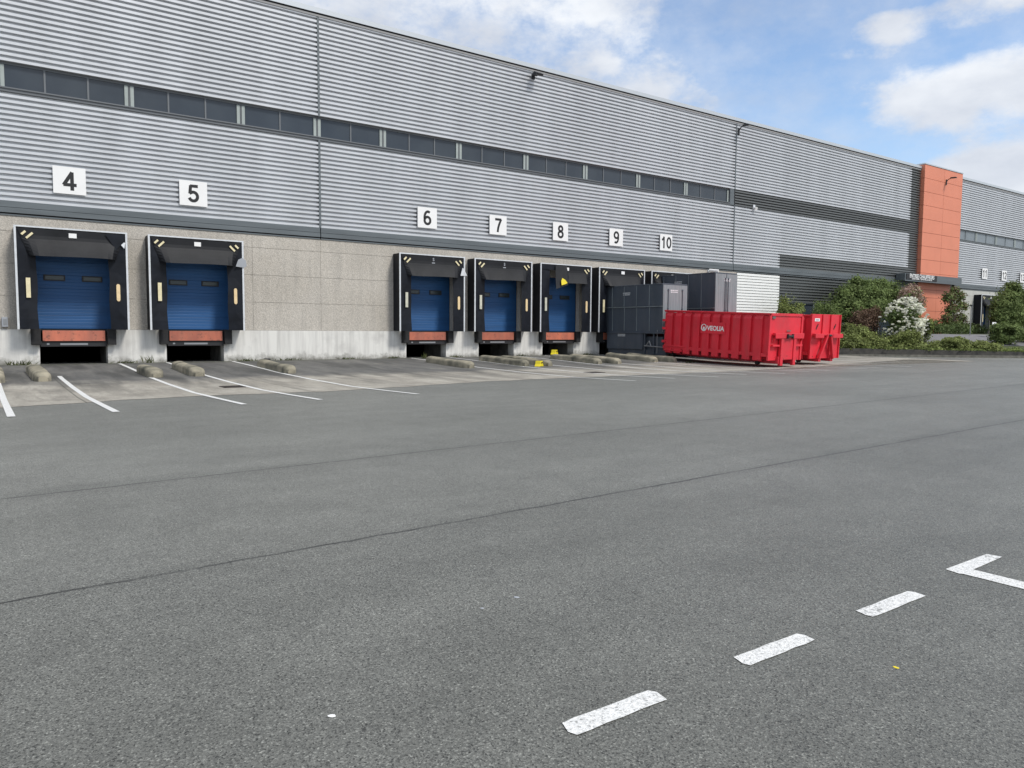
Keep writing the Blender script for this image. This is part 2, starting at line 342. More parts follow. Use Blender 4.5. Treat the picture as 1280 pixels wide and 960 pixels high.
def apron_edge(x):
    return float(np.interp(x, [-40, 0, .7, 3.7, 7, 9.3, 12.5, 16, 20, 24, 32, 44, 50],
                           [17.2, 17.2, 17.5, 18.3, 17.95, 18.4, 19.2, 19.4, 19.3, 19.25, 20.3, 22.4, 23.2])) - 17.5 + .07*math.sin(x*3.1) + .05*math.sin(x*7.7+1)
ax = [x*0.5 for x in range(-60, 93)]
tag(strip_sheet('loading_apron', ax, [17.5, 19.5, 22.5, 25.5, 27.5, 29.5, 31.47], 0.006, M['apron'], apron_edge), kind='structure')

def dash(x0, x1, y0, y1, m='paint', z=.004):
    n = 6; P = []
    def J(): return random.uniform(-.004, .004)
    for i in range(n+1): P.append((x0 + (x1-x0)*i/n + (0.012 if i == 0 else -.012 if i == n else 0), y0 + J()))
    P.append((x1+J(), (y0+y1)/2+.015)); 
    for i in range(n, -1, -1): P.append((x0 + (x1-x0)*i/n + (0.02 if i == 0 else -.02 if i == n else 0), y1 + J()))
    P.append((x0+J(), (y0+y1)/2-.015))
    b = MB(); b.add([(q[0], q[1], z) for q in P], [tuple(range(len(P)))])
    return b.build('road_marking', M[m])
for x0, x1 in ((1.75, 2.25), (2.77, 3.29), (3.79, 4.37)):
    tag(dash(x0, x1, 2.05, 2.15), kind='structure')
for x0, x1 in ((6.1, 6.65), (7.15, 7.7), (8.2, 8.75), (0.7, 1.2)):
    tag(dash(x0, x1, 2.06, 2.16) if x0 > 1 else dash(x0, x1, 1.2, 1.3), kind='structure') if x0 > 1 else None
b = MB(); b.add([(x, y, .004) for x, y in [(4.94, 2.13), (4.96, 2.22), (5.54, 2.22), (5.56, 2.13), (5.10, 2.115), (5.12, -4.5), (4.98, -4.5), (4.955, 2.11)]], [tuple(range(8))])
tag(b.build('road_marking', M['paint']), kind='structure')
# bay lines
def bay_line(x, y0, y1, w=.12, dx=0.0):
    b = MB(); ysl = [y for y in [y0, 17.5, 19.5, 22.5, 25.5, 27.5, 29.5, y1] if y0 <= y <= y1]; ysl = sorted(set(ysl))
    vs = []
    for y in ysl:
        xx = x + dx*(y-y0)
        vs += [(xx-w/2, y, gz(y)+.011), (xx+w/2, y, gz(y)+.011)]
    fs = [(2*i, 2*i+1, 2*i+3, 2*i+2) for i in range(len(ysl)-1)]
    return tag(b.add(vs, fs).build('bay_line', M['paint_line']), kind='structure')
for x, y0, y1 in ((.42, 15.1, 31), (1.98, 15.0, 26.4), (4.28, 15.2, 31.2), (5.93, 15.4, 31.3), (8.38, 15.6, 31.3),
                  (16.45, 16.6, 31.3), (18.5, 16.9, 31.3), (20.3, 16.6, 31.3), (22.6, 17.2, 31.3), (24.3, 16.8, 31.3), (26.6, 17.3, 31.3),
                  (28.0, 17.3, 31.3), (30.8, 17.3, 31.3), (32.2, 17.4, 31.3), (34.7, 17.4, 31.3), (36.6, 19, 31.0), (39, 20.5, 30)):
    bay_line(x, y0, y1)

# ------------------------------------------------------------------ warehouse
bld = empty('warehouse', (12.2, W, 0))
tag(bld, 'long warehouse clad in silver ribbed metal above a pebbled concrete dock wall', 'warehouse')
def part(b, name, m, parent=bld, **k):
    """mesh coordinates are world coordinates; shift them into the building's frame"""
    if parent is bld: b.v = [(x-12.2, y-W, z) for x, y, z in b.v]
    return b.build(name, m, parent, **k)
def cladding(x0, x1, z0, z1, n, m, name='cladding_panel', y=W, depth=.14, flat=.49):
    p = (z1-z0)/n; prof = [(y+depth, z0), (y, z0+.001)]
    for i in range(n):
        z = z0 + i*p
        prof += [(y, z+flat*p), (y+depth, z+(flat+.03)*p)]
        if i < n-1: prof += [(y+depth, z+.97*p), (y, z+1.0*p)]
        else: prof += [(y+depth, z+p)]
    b = MB(); vs = []
    for q in prof: vs += [(x0, q[0], q[1]), (x1, q[0], q[1])]
    fs = [(2*i, 2*i+1, 2*i+3, 2*i+2) for i in range(len(prof)-1)]
    # end caps closing the rib profile
    b.add(vs, fs)
    return part(b, name, M[m])
Z0, Z1, Z2, Z3 = 5.83, 9.52, 10.54, 14.76
S1, S2, XE, XT0, XT1 = 12.2, 39.67, 61.5, 62.94, 69.4
def upper(x0, x1, m='clad'): cladding(x0, x1, Z2, Z3, 22, m)
def lower(x0, x1, m='clad'): cladding(x0, x1, Z0, Z1, 20, m)
upper(-30, S1-.02); upper(S1+.02, S2-.02); upper(S2+.02, XE)
upper(XT1+.02, 150)
lower(-30, S1-.02); lower(S1+.02, S2-.02)
pl = (Z1-Z0)/20
lower(XT1+.02, 150)
# section with dark bands between the second joint and the tower
cladding(S2+.02, XE, Z0+5*pl, Z1, 15, 'clad')
cladding(S2+.02, 44.55, Z0, Z0+5*pl, 5, 'clad')
cladding(44.55, XE, Z0, Z0+5*pl, 5, 'clad_dark', 'dark_cladding')
cladding(S2+.02, XE, Z1, Z2, 6, 'clad_dark', 'dark_cladding')
cladding(XE, XT0, Z2, Z3, 22, 'clad_dark', 'dark_cladding'); cladding(XE, XT0, Z1, Z2, 6, 'clad_dark', 'dark_cladding')
cladding(XE, XT0, Z0, Z1, 20, 'clad_dark', 'dark_cladding')
cladding(40.1, 44.6, .3, 5.32, 27, 'clad_white', 'white_cladding', flat=.74)
cladding(44.6, 62.94, 3.55, 5.32, 9, 'clad_dark', 'dark_cladding', y=W+.05)
# joint strips
for x in (S1, S2):
    b = MB(); b.box(x-.045, x+.045, W-.012, W+.05, Z2-.03, Z3); b.box(x-.045, x+.045, W-.012, W+.05, Z0, Z1)
    part(b, 'joint_strip', M['trim'])
# body behind the skin
b = MB(); b.box(-30, 150, W+.36, 110, 4.4, 14.6); b.box(-30, 150, W+2.2, 110, -.5, 4.4)
b.box(-30, 150, W+.15, W+.36, 5.3, Z1); b.box(-30, 150, W+.15, W+.36, Z2, 14.6); b.box(-30.02, -29.9, W, 110, 0, 14.6); b.box(149.9, 150.02, W, 110, 0, 14.6)
b.box(39.3, XT1, W+.052, W+.36, Z1, Z2)
part(b, 'wall_core', M['wallin'])
b = MB(); b.box(-30.05, 150.05, W-.03, 110, 14.62, 14.70); part(b, 'roof', M['roof'])
b = MB(); b.box(-30.1, XT0-.02, W-.075, W+.4, Z3, Z3+.2); b.box(XT1+.02, 150.1, W-.075, W+.4, Z3, Z3+.2); part(b, 'roof_coping', M['coping'])
b = MB(); b.box(-30.1, XT0-.02, W-.045, W-.005, Z3-.045, Z3-.002); b.box(XT1+.02, 150.1, W-.045, W-.005, Z3-.045, Z3-.002); part(b, 'coping_drip', M['black_gap'])
# trim band under the cladding
for x0, x1 in ((-30, S1-.02), (S1+.02, S2-.02), (S2+.02, 62.9), (XT1+.02, 150)):
    b = MB()
    b.box(x0, x1, W-.035, W+.06, 5.615, 5.828); b.box(x0, x1, W-.05, W+.06, 5.425, 5.60)
    b.box(x0, x1, W-.02, W+.06, 5.33, 5.375, 0)
    part(b, 'trim_band', M['trim'])
    b = MB(); b.box(x0, x1, W+.0, W+.055, 5.375, 5.425); b.box(x0, x1, W-.01, W+.055, 5.6, 5.615); part(b, 'trim_joint', M['black_gap'])
# window strip
def window(x0, x1, n, far=False, posts=True):
    y = W+.17
    f = MB(); f.box(x0, x0+.02, y-.05, y+.05, Z1+.145, Z2-.08); f.box(x1-.02, x1, y-.05, y+.05, Z1+.145, Z2-.08); f.box(x0, x1, W+.01, y+.05, Z1+.002, Z1+.10); f.box(x0, x1, W-.03, y+.05, Z1+.10, Z1+.145)
    f.box(x0, x1, y-.03, y+.05, Z2-.08, Z2)
    w = (x1-x0)/n
    for i in range(1, n): f.box(x0+i*w-.03, x0+i*w+.03, y-.03, y+.03, Z1+.145, Z2-.08)
    fr = part(f, 'window', M['sill'] if not far else M['mullion'])
    fr['label'] = 'strip window of %d dark panes' % n if not far else 'pale grey strip window'
    for i in range(n):
        p = MB(); p.box(x0+i*w+.0, x0+(i+1)*w-.0, y, y+.02, Z1+.145, Z2-.08); p.v = [(a-12.2, c-W, d) for a, c, d in p.v]
        p.build('pane', M['glass_far'] if far else M['glass'], fr)
    for xa in (x0+.035, x1-.155):
        p = MB(); p.box(xa, xa+.12, y-.05, y-.005, Z1+.145, Z2-.1)
        p.v = [(a-12.2, c-W, d) for a, c, d in p.v]
        p.build('post', M['post_light'], fr)
edges = [-27.1, -23.1, -19.1, -15.1, -11.1, -7.1, -3.09, .92, 4.93, 8.98]
for a, c in zip(edges[:-1], edges[1:]): window(a+.002, c-.002, 3)
window(8.982, 12.158, 2); window(12.162, 15.228, 2)
e2 = [15.23, 19.23, 23.24, 27.24, 31.24, 35.24, 39.24]
for a, c in zip(e2[:-1], e2[1:]): window(a+.002, c-.002, 3)
b = MB(); b.box(39.24, S2-.03, W+.02, W+.22, Z1, Z2); part(b, 'blank_panel', M['trim'])
for i in range(20): window(XT1+.03+i*4.02, XT1+4.046+i*4.02, 2, far=True)

# concrete wall with dock openings
DOCKS = {4: 2.87, 5: 7.03, 6: 17.37, 7: 21.38, 8: 25.38, 9: 29.39, 10: 33.40}
FAR = {11: 75.0, 12: 79.05, 13: 83.1, 14: 87.1}
def wall(xa, xb, docks, m_agg):
    b = MB(); rows = [(1.42, 2.563), (2.577, 3.683), (3.697, 4.793), (4.807, 5.33)]
    seams = [x for x in (-22, -13, -5.0, 9.3, 12.2, 37.5) if xa < x < xb]
    ev = sorted([xa, xb] + [c-1.45 for c in docks] + [c+1.45 for c in docks])
    segs = [(xa, None)]
    # solid piers between the openings and full-width top row
    spans = []; x = xa
    for c in sorted(docks): spans.append((x, c-1.45)); x = c+1.45
    spans.append((x, xb))
    for z0, z1 in rows:
        ss = spans if z1 < 4.0 else None
        if z0 > 4.5: ss = [(xa, xb)]
        if ss is None: ss = spans
        for a, c in ss:
            cuts = [a] + [s for s in seams if a < s < c] + [c]
            for p, q in zip(cuts[:-1], cuts[1:]):
                g = .006
                b.box(p+(g if p != a else 0), q-(g if q != c else 0), W+.012, W+.30, z0, z1)
    for c in docks: b.box(c-1.452, c+1.452, W+.014, W+.30, 4.3, 4.795)
    part(b, 'concrete_wall', m_agg)
    # core that shows dark in the joints
    for a, c in spans: part(MB().box(a+.01, c-.01, W+.024, W+.28, 1.43, 5.3), 'wall_joint', M['joint'])
    # plinth with leveller pits
    x = xa; sp = []
    for c in sorted(docks): sp.append((x, c-1.07)); x = c+1.07
    sp.append((x, xb))
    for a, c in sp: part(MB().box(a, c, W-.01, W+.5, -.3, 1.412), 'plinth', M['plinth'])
    for c in docks:
        b = MB(); b.box(c-1.2, c-1.072, W+.5, W+2.2, -.3, 1.3); b.box(c+1.072, c+1.2, W+.5, W+2.2, -.3, 1.3); b.box(c-1.2, c+1.2, W+2.2, W+2.3, -.3, 1.3)
        part(b, 'leveller_pit', M['pit'])
    for a, c in sp: part(MB().box(a, c, W+.5, W+2.2, 1.3, 1.41), 'dock_floor', M['pit'])
wall(-30, 40.08, list(DOCKS.values()), M['aggregate'])
M['pale_conc'] = mat('pale_painted_concrete', (0.5, 0.5, 0.46), .8, var=.08)
wall(XT1+.02, 150, list(FAR.values()), M['pale_conc'])
# windows low in the dark section (office glazing)
b = MB(); b.box(44.6, 62.94, W+.2, W+.24, .3, 3.55); gl = part(b, 'office_glazing', M['glass'])
b = MB()
for i in range(8): b.box(46.6+i*2.2, 46.72+i*2.2, W+.12, W+.2, .3, 3.55)
b.box(44.6, 62.94, W+.1, W+.2, 3.47, 3.549); b.box(44.6, 62.94, W+.06, W+.2, -.2, .45)
part(b, 'glazing_frame', M['mullion'])

def dock_door(c, far=False):
    x0, x1 = c-1.45, c+1.45; y = W+.33; n = 24; z0 = 1.43; z1 = 4.32; p = (z1-z0)/n
    prof = []
    for i in range(n):
        z = z0+i*p; dp = .012 if i % 4 == 0 else .005
        prof += [(y+dp, z), (y, z+.012), (y, z+p-.012), (y+.005, z+p)]
    b = MB(); vs = []
    for q in prof: vs += [(x0, q[0], q[1]), (x1, q[0], q[1])]
    b.add(vs, [(2*i, 2*i+1, 2*i+3, 2*i+2) for i in range(len(prof)-1)])
    d = part(b, 'dock_door', M['blue'])
    for a, e in ((-.86, -.19), (.34, 1.0)):
        v = MB(); v.box(c+a-12.2, c+e-12.2, .30, .335, 3.16, 3.37); v.box(c+a+.05-12.2, c+e-.05-12.2, .293, .30, 3.2, 3.33)
        v.m = [1 if i < 6 else 0 for i in range(12)]
        v.build('vision_window', [M['door_glass'], M['steel_black']], d)
    return d
for k, c in list(DOCKS.items()) + list(FAR.items()): dock_door(c)

# tower
b = MB()
zs = [6.16, 6.38, 7.47, 8.56, 9.65, 10.74, 11.83, 12.92, 14.0, 15.08]
for z0, z1 in zip(zs[:-1], zs[1:]):
    for x0, x1 in ((XT0, 66.19), (66.21, XT1)): b.box(x0, x1, W-.30, W-.27, z0+.012, z1-.012)
    b.box(XT0, XT0+.03, W-.269, W+.3, z0+.012, z1-.012); b.box(XT1-.03, XT1, W-.269, W+.3, z0+.012, z1-.012)
lz = [1.1, 2.2, 3.3, 4.4, 5.05, 5.7]
for z0, z1 in zip([-.1]+lz[:-1], lz):
    for x0, x1 in ((XT0+.05, 65.99), (66.01, 68.4)): b.box(x0, x1, W-.16, W-.13, z0+.012, z1-.012)
tw = part(b, 'tower', M['orange'])
b = MB(); b.box(XT0+.035, XT1-.035, W-.268, W+.5, 6.16, 15.06); b.box(XT0+.06, 68.39, W-.129, W+.5, -.1, 5.72)
b.v = [(x-12.2, y-W, z) for x, y, z in b.v]; b.build('joint', M['orange_joint'], tw)
b = MB(); b.box(XT0-.04, XT1+.04, W-.34, W+.4, 15.08, 15.17); b.v = [(x-12.2, y-W, z) for x, y, z in b.v]; b.build('coping', M['coping'], tw)
b = MB(); b.box(59.55, 69.0, W-.8, W-.36, 5.60, 6.17); b.box(59.5, 69.05, W-.83, W-.8, 5.56, 5.64); b.box(59.6, XT0-.05, W-.36, W-.06, 5.60, 6.16); b.v = [(x-12.2, y-W, z) for x, y, z in b.v]; b.build('canopy', M['trim'], tw)

# ------------------------------------------------------------------ dock shelters (local frame: x along wall, y=0 at the wall, -y outward)
def head_grid(xl, xr, side_l=True, side_r=True, drop=3.93, out=.30):
    b = MB(); nx, nz = 14, 8; vs = []
    for j in range(nz+1):
        t = j/nz; z = 4.87 + (drop-4.87)*t
        for i in range(nx+1):
            s = i/nx; x = xl + (xr-xl)*s
            edge = min(1, min(s*(xr-xl), (1-s)*(xr-xl))/.28)
            inset = .30*t if True else 0
            xx = x + (inset*(1-min(1, s*4)) if side_l else 0) - (inset*(1-min(1, (1-s)*4)) if side_r else 0)
            bulge = max(0, (t-.30)/.70)**1.3
            y = -.665 - out*bulge*edge - .006*math.sin(5*x+3*t)*t
            vs.append((xx, y, z + .012*math.sin(2.1*x+.5)*t))
    n1 = nx+1
    fs = [(j*n1+i, (j+1)*n1+i, (j+1)*n1+i+1, j*n1+i+1) for j in range(nz) for i in range(nx)]
    return b.add(vs, fs)
def make_shelter(variant=0):
    root = empty('dock_shelter')
    b = MB()
    b.box(-1.72, -1.69, -.63, -.01, 1.43, 4.90); b.box(1.69, 1.72, -.63, -.01, 1.43, 4.90); b.box(-1.72, 1.72, -.63, -.01, 4.90, 4.93)
    b.build('cover', M['black_pvc'], root)
    b = MB()
    b.box(-1.735, -1.67, -.665, -.63, 1.41, 4.95); b.box(1.67, 1.735, -.665, -.63, 1.41, 4.95); b.box(-1.67, 1.67, -.665, -.63, 4.90, 4.95)
    b.build('frame', M['alu'], root)
    for s in (-1, 1):
        b = MB(); vs = []; nz = 10
        for j in range(nz+1):
            z = 1.42 + (4.86-1.42)*j/nz
            xi = s*(1.11 + .02*math.sin(j*1.3+s)); yo = -.62 + .03*math.sin(j*.9+2*s)
            vs += [(s*1.668, -.642, z), (s*1.4, yo-.015, z), (xi, yo+.015, z)]
        fs = []
        for j in range(nz):
            for i in range(2): fs.append((3*j+i, 3*j+i+1, 3*j+i+4, 3*j+i+3))
        b.add(vs, fs); b.build('side_curtain', M['black_pvc'], root)
        st = MB()
        if s < 0: st.box(-1.44, -1.31, -.68, -.65, 2.5, 3.18)
        else: st.prism([(1.33, 2.5), (1.36, 2.45), (1.42, 2.45), (1.45, 2.5), (1.45, 3.02), (1.42, 3.07), (1.36, 3.07), (1.33, 3.02)], 'y', -.68, -.65)
        st.build('guide_stripe', M['stripe_orange'] if s > 0 else (M['stripe'] if variant == 0 else M['stripe_grey']), root)
    if variant == 2:      # torn head curtain: half of it folded down over itself
        b = head_grid(-.35, 1.64, side_l=False, drop=3.95, out=.26); b.build('head_curtain', M['flap_pvc'], root)
        b = MB(); b.add([(-.78, -.70, 4.86), (-.05, -.70, 4.86), (.1, -.80, 4.1), (-.15, -.95, 3.86), (-.98, -1.02, 3.62), (-.9, -.85, 4.2)], [(0,5,4,3,2,1)])
        b.build('torn_flap', M['flap_pvc'], root)
        b = MB(); b.add([(-.54, -.965, 4.20), (-.34, -.985, 4.1), (-.22, -1.0, 3.96), (-.34, -1.02, 3.9), (-.66, -1.06, 3.82), (-.64, -1.0, 4.05)], [(0,1,2,3,4,5)]); b.build('yellow_lining', M['yellow'], root)
        b = MB(); b.box(-1.66, -.7, -.66, -.64, 4.62, 4.88); b.build('curtain_remnant', M['black_pvc'], root)
    else:
        b = head_grid(-1.64, 1.64, out=.34 if variant == 0 else .24); b.build('head_curtain', M['flap_pvc'], root)
    for s in ((-1, 1) if variant != 2 else (1,)):
        for dx, L in ((0, .17), (.17, .27)):
            st = MB(); cx = s*(-1.46+dx) if s < 0 else 1.46-dx
            cx = -1.46+dx if s < 0 else 1.46-dx
            cz = 4.70 - .08*(dx > 0)
            dxx, dzz = (.7071, .7071) if s < 0 else (-.7071, .7071)
            st.bar((cx-dxx*L/2, -.70, cz-dzz*L/2), (cx+dxx*L/2, -.70, cz+dzz*L/2), .07, .02, up=(0, 1, 0))
            st.build('corner_marker', M['stripe'], root)
    b = MB()
    if variant in (0, 2):
        b.box(-.12, .12, -.70, -.675, 4.62, 4.78); b.build('tag_plate', M['white'], root)
    else:
        t = text_mesh('tag_numeral', 'S', .2, M['tag_grey'], root, (0, -.69, 4.72), sx=1.0, bold=.004)
        b.box(-.08, .08, -.69, -.675, 4.55, 4.59); b.build('tag_bar', M['tag_grey'], root)
    return root
sh0 = make_shelter(0); sh1 = make_shelter(1); sh2 = make_shelter(2)
shelters = {}
lab = {4: 'black dock shelter torn at its upper right corner, below the number 4 sign',
       5: 'black dock shelter with a white tag plate, below the number 5 sign',
       6: 'black dock shelter with a white torn triangle, below the number 6 sign',
       7: 'intact black dock shelter with a worn grey tag, below the number 7 sign',
       8: 'black dock shelter with torn hanging curtain showing yellow lining, below the number 8 sign',
       9: 'black dock shelter partly hidden by the shorter grey hopper, below the number 9 sign',
       10: 'black dock shelter mostly hidden behind the taller grey hopper, below the number 10 sign',
       11: 'far black dock shelter right of the orange tower, below the number 11 sign',
       12: 'far black dock shelter behind the right-hand tree, below the number 12 sign'}
used = set()
for k in (4, 5, 6, 7, 8, 9, 10, 11, 12):
    proto = {4: sh0, 5: sh0, 6: sh1, 7: sh1, 8: sh2}.get(k, sh0)
    o = proto if proto not in used else copy_tree(proto)
    used.add(proto)
    o.location = (DOCKS.get(k, FAR.get(k)), W, 0)
    tag(o, lab[k], 'dock shelter', 'dock shelters along the wall'); shelters[k] = o
# torn pieces
def torn(parent, pts, m):
    b = MB(); b.add(pts, [tuple(range(len(pts)))]); return b.build('torn_patch', M[m], parent)
torn(shelters[4], [(1.42, -.71, 4.60), (1.62, -.72, 4.36), (1.66, -.70, 4.58)], 'alu')
torn(shelters[4], [(1.0, -.715, 4.85), (1.64, -.715, 4.85), (1.64, -.72, 4.62), (1.35, -.72, 4.3)], 'black_pvc')
torn(shelters[5], [(1.40, -.73, 3.93), (1.50, -.74, 4.2), (1.66, -.72, 4.28), (1.80, -.70, 4.2), (1.84, -.69, 3.97), (1.74, -.69, 3.9)], 'tag_grey')
torn(shelters[6], [(1.46, -.70, 4.05), (1.56, -.71, 4.42), (1.64, -.71, 4.4), (1.84, -.69, 4.06)], 'alu')

# ------------------------------------------------------------------ dock levellers
def make_leveler():
    root = empty('dock_leveler')
    b = MB(); b.box(-.98, .98, -.16, -.11, 1.0, 1.375); b.box(-.98, .98, -.165, -.16, 1.0, 1.02); b.build('lip', M['lip'], root, bevel=.008)
    b = MB(); b.box(-1.04, 1.04, -.105, .35, .80, .985); b.box(-1.04, 1.04, .0, 1.9, 1.30, 1.405); b.box(-1.04, 1.04, -.10, .0, 1.378, 1.41); b.build('platform_frame', M['steel_black'], root)
    b = MB(); b.box(-.45, .42, -.125, -.107, .85, .92); b.box(-.86, -.78, -.12, -.107, .86, .92); b.build('warning_plate', M['galv'], root)
    for s in (-1, 1):
        b = MB(); b.box(s*1.04, s*1.33, -.30, -.012, .86, 1.44); b.build('bumper', M['rubber'], root, bevel=.02)
    return root
lv = make_leveler()
for i, k in enumerate((4, 5, 6, 7, 8, 9, 10, 11, 12)):
    o = lv if i == 0 else copy_tree(lv)
    o.location = (DOCKS.get(k, FAR.get(k)), W, 0)
    tag(o, 'dock leveler with %s lip and black bumpers in the pit below number %d' % ('rusty orange' , k), 'dock leveler', 'dock levelers along the wall')

def arc(cx, cy, rx, ry, a0, a1, n=14):
    return [(cx+rx*math.cos(math.radians(a0+(a1-a0)*i/n)), cy+ry*math.sin(math.radians(a0+(a1-a0)*i/n))) for i in range(n+1)]
GL = {'0': [arc(.5, .5, .37, .43, 0, 360, 24)], '1': [[(.22, .72), (.42, .80), (.58, .98), (.58, 0)]],
      '2': [arc(.5, .68, .36, .25, 165, -35) + [(.14, .07), (.92, .07)]],
      '3': [arc(.47, .72, .33, .21, 150, -90, 12) , arc(.47, .29, .38, .22, 90, -150, 14)],
      '4': [[(.68, 0), (.68, .93), (.08, .27), (.97, .27)]],
      '5': [[(.85, .93), (.26, .93), (.19, .50)] + arc(.48, .32, .37, .26, 125, -155, 16)],
      '6': [arc(.5, .31, .36, .25, 0, 360, 20), arc(.56, .52, .42, .42, 62, 190, 14)],
      '7': [[(.10, .93), (.90, .93)] + [(.66, .60), (.50, .30), (.43, 0)]],
      '8': [arc(.5, .73, .29, .20, 0, 360, 18), arc(.5, .28, .36, .23, 0, 360, 20)],
      '9': [arc(.5, .69, .36, .25, 0, 360, 20), arc(.44, .48, .42, .42, 10, -118, 14)]}
def digits(name, txt, h, m, parent, yoff):
    wd, t = h*.60, h*.165; n = len(txt); adv = wd*1.08; b = MB(); k = 0
    for i, ch in enumerate(txt):
        ox = (i-(n-1)/2)*adv - wd/2
        for pl_ in GL[ch]:
            for (xa, za), (xb, zb) in zip(pl_[:-1], pl_[1:]):
                p0 = Vector((ox+xa*wd, 0, (za-.5)*h*.93)); p1 = Vector((ox+xb*wd, 0, (zb-.5)*h*.93)); d = (p1-p0).normalized()
                nrm = Vector((-d.z, 0, d.x))*t/2; e = d*t*.16; k += 1; y = yoff - .0004*(k % 5)
                vs = [p0-e-nrm, p1+e-nrm, p1+e+nrm, p0-e+nrm]
                b.add([(q.x, y, q.z) for q in vs], [(0, 1, 2, 3)])
    return b.build(name, m, parent)

# ------------------------------------------------------------------ number signs
def number_sign(txt, x, zc, label, sx=.8):
    root = empty('number_sign', (x, W-.07, zc)); tag(root, label, 'sign', 'number signs over the docks')
    b = MB(); b.box(-.51, .51, -.015, .015, -.475, .475); b.build('plate', M['white'], root)
    b = MB(); b.box(-.45, .45, .015, .067, .3, .33); b.box(-.45, .45, .015, .067, -.33, -.3); b.build('bracket', M['galv'], root)
    digits('numeral', txt, .70, M['char'], root, -.019)
    return root
for k, c in DOCKS.items():
    number_sign(str(k), c+.02 if k != 5 else 7.06, 6.71, 'white square sign with black number %d on the ribbed wall' % k, .8 if k < 10 else .78)
for k, c in list(FAR.items())[:3]:
    number_sign(str(k), c, 6.9, 'far white sign with black number %d right of the orange tower' % k, .78)
# driver entrance sign on the canopy
root = empty('entrance_sign', (62.15, W-.835, 5.87)); tag(root, 'dark sign with white lettering ENTREE CHAUFFEURS on the canopy of the orange tower', 'sign')
b = MB(); b.box(-2.45, 2.45, -.01, .03, -.20, .27); b.build('board', M['steel_black'], root)
text_mesh('lettering', 'ENTREE CHAUFFEURS', .42, M['white'], root, (0.0, -.016, .10), sx=.96, bold=.008)
text_mesh('lettering', 'DRIVER  ENTRANCE', .15, M['white'], root, (0.0, -.016, -.12), sx=2.4, bold=.003)

# ------------------------------------------------------------------ wall lamps, camera, small boxes
def floodlight(x, z, label, style=0):
    root = empty('floodlight', (x, W, z)); tag(root, label, 'lamp', 'floodlights high on the wall'); root.scale = (.8, .8, .8)
    if style == 0:
        b = MB(); b.box(-.12, .12, -.06, -.005, -.15, .15); b.bar((0, -.05, 0), (0, -.5, .16), .06, .06); b.build('bracket', M['lamp'], root)
        b = MB(); b.prism([(-.80, .02), (-.42, .22), (-.36, .14), (-.42, -.02), (-.72, -.1)], 'x', -.24, .24); b.build('housing', M['lamp'], root, bevel=.015)
        b = MB(); b.box(-.16, .16, -.30, -.16, .02, .2); b.build('ballast_box', M['lamp'], root)
    else:
        b = MB(); b.box(-.07, .07, -.08, -.005, -.35, .2); b.tube((0, -.08, .0), (0, -.22, .2), .04); b.tube((0, -.22, .2), (0, -.6, .3), .04); b.build('arm', M['lamp'], root)
        b = MB(); b.prism([(-1.05, .27), (-.98, .34), (-.5, .37), (-.42, .30), (-.5, .24), (-.98, .22)], 'x', -.13, .13); b.build('lamp_head', M['lamp'], root, bevel=.02)
floodlight(23.55, 14.35, 'black floodlight under the roof edge above number 7')
floodlight(39.85, 14.2, 'black lamp on an arm at the wall joint near the roof', 1)
root_z = 14.1
floodlight(66.5, root_z, 'black lamp on an arm at the top of the orange tower', 1)
o = bpy.data.objects[[q.name for q in bpy.data.objects if q.name.startswith('floodlight')][-1]]; o.location.y = W-.30
root = empty('wall_lamp', (41.6, W, 9.62)); tag(root, 'small white lamp on the dark band of the wall', 'lamp')
b = MB(); b.box(-.1, .1, -.05, -.002, -.16, .12); b.build('base', M['alu'], root); b = MB(); b.tube((0, -.05, -.1), (0, -.22, -.16), .09, 12, .12); b.build('lens', M['white'], root)
root = empty('security_camera', (37.3, W+.01, 5.22)); tag(root, 'white security camera on the concrete above the taller grey hopper', 'camera')
b = MB(); b.box(-.07, .07, -.06, 0, -.07, .07); b.bar((0, -.05, 0), (0, -.3, -.02), .05, .05); b.build('bracket', M['alu'], root)
b = MB(); b.tube((-.1, -.2, .05), (.12, -.72, -.02), .1, 14); b.build('camera_body', M['white'], root, smooth=False)
root = empty('control_box', (.80, W+.01, 1.66)); tag(root, 'small grey control box on the concrete wall left of the first dock', 'control box')
b = MB(); b.box(-.09, .09, -.12, 0, -.17, .17); b.build('case', M['tag_grey'], root, bevel=.01); b = MB(); b.box(-.05, .05, -.13, -.12, -.1, .1); b.build('cover_plate', M['galv'], root)
root = tag(MB().box(-.12, .12, -.2, 0, 0, .1).build('floor_bracket', M['steel_black'], bevel=.02, loc=(9.78, W-.05, gz(31.4))), 'small black metal bracket at the foot of the wall', 'bracket')

# ------------------------------------------------------------------ wheel guides
def make_guide(L, seed, w=.44, h=.28):
    r = random.Random(seed); n = 30; b = MB()
    prof = [(-.5, -.3), (-.48, .62), (-.42, .82), (-.28, .95), (0, 1.0), (.28, .95), (.42, .82), (.48, .62), (.5, -.3)]
    m = len(prof); vs = []
    for i in range(n+1):
        t = i/n; y = -L/2 + L*t; e = min(t, 1-t)*L
        k = min(1, .55 + .45*math.sqrt(min(1, e/.22))) if e < .22 else 1
        for j, (px, pz) in enumerate(prof):
            vs.append((px*w*k + r.uniform(-.002, .002), y, (pz*h*(k if pz > 0 else 1)) + (r.uniform(-.003, .002) + .012*math.sin(y*2.3+seed+px*2) if pz > 0 else 0)))
    fs = [(i*m+j, i*m+j+1, (i+1)*m+j+1, (i+1)*m+j) for i in range(n) for j in range(m-1)]
    fs += [tuple(range(m)), tuple(n*m+j for j in range(m))[::-1]]
    return b.add(vs, fs)
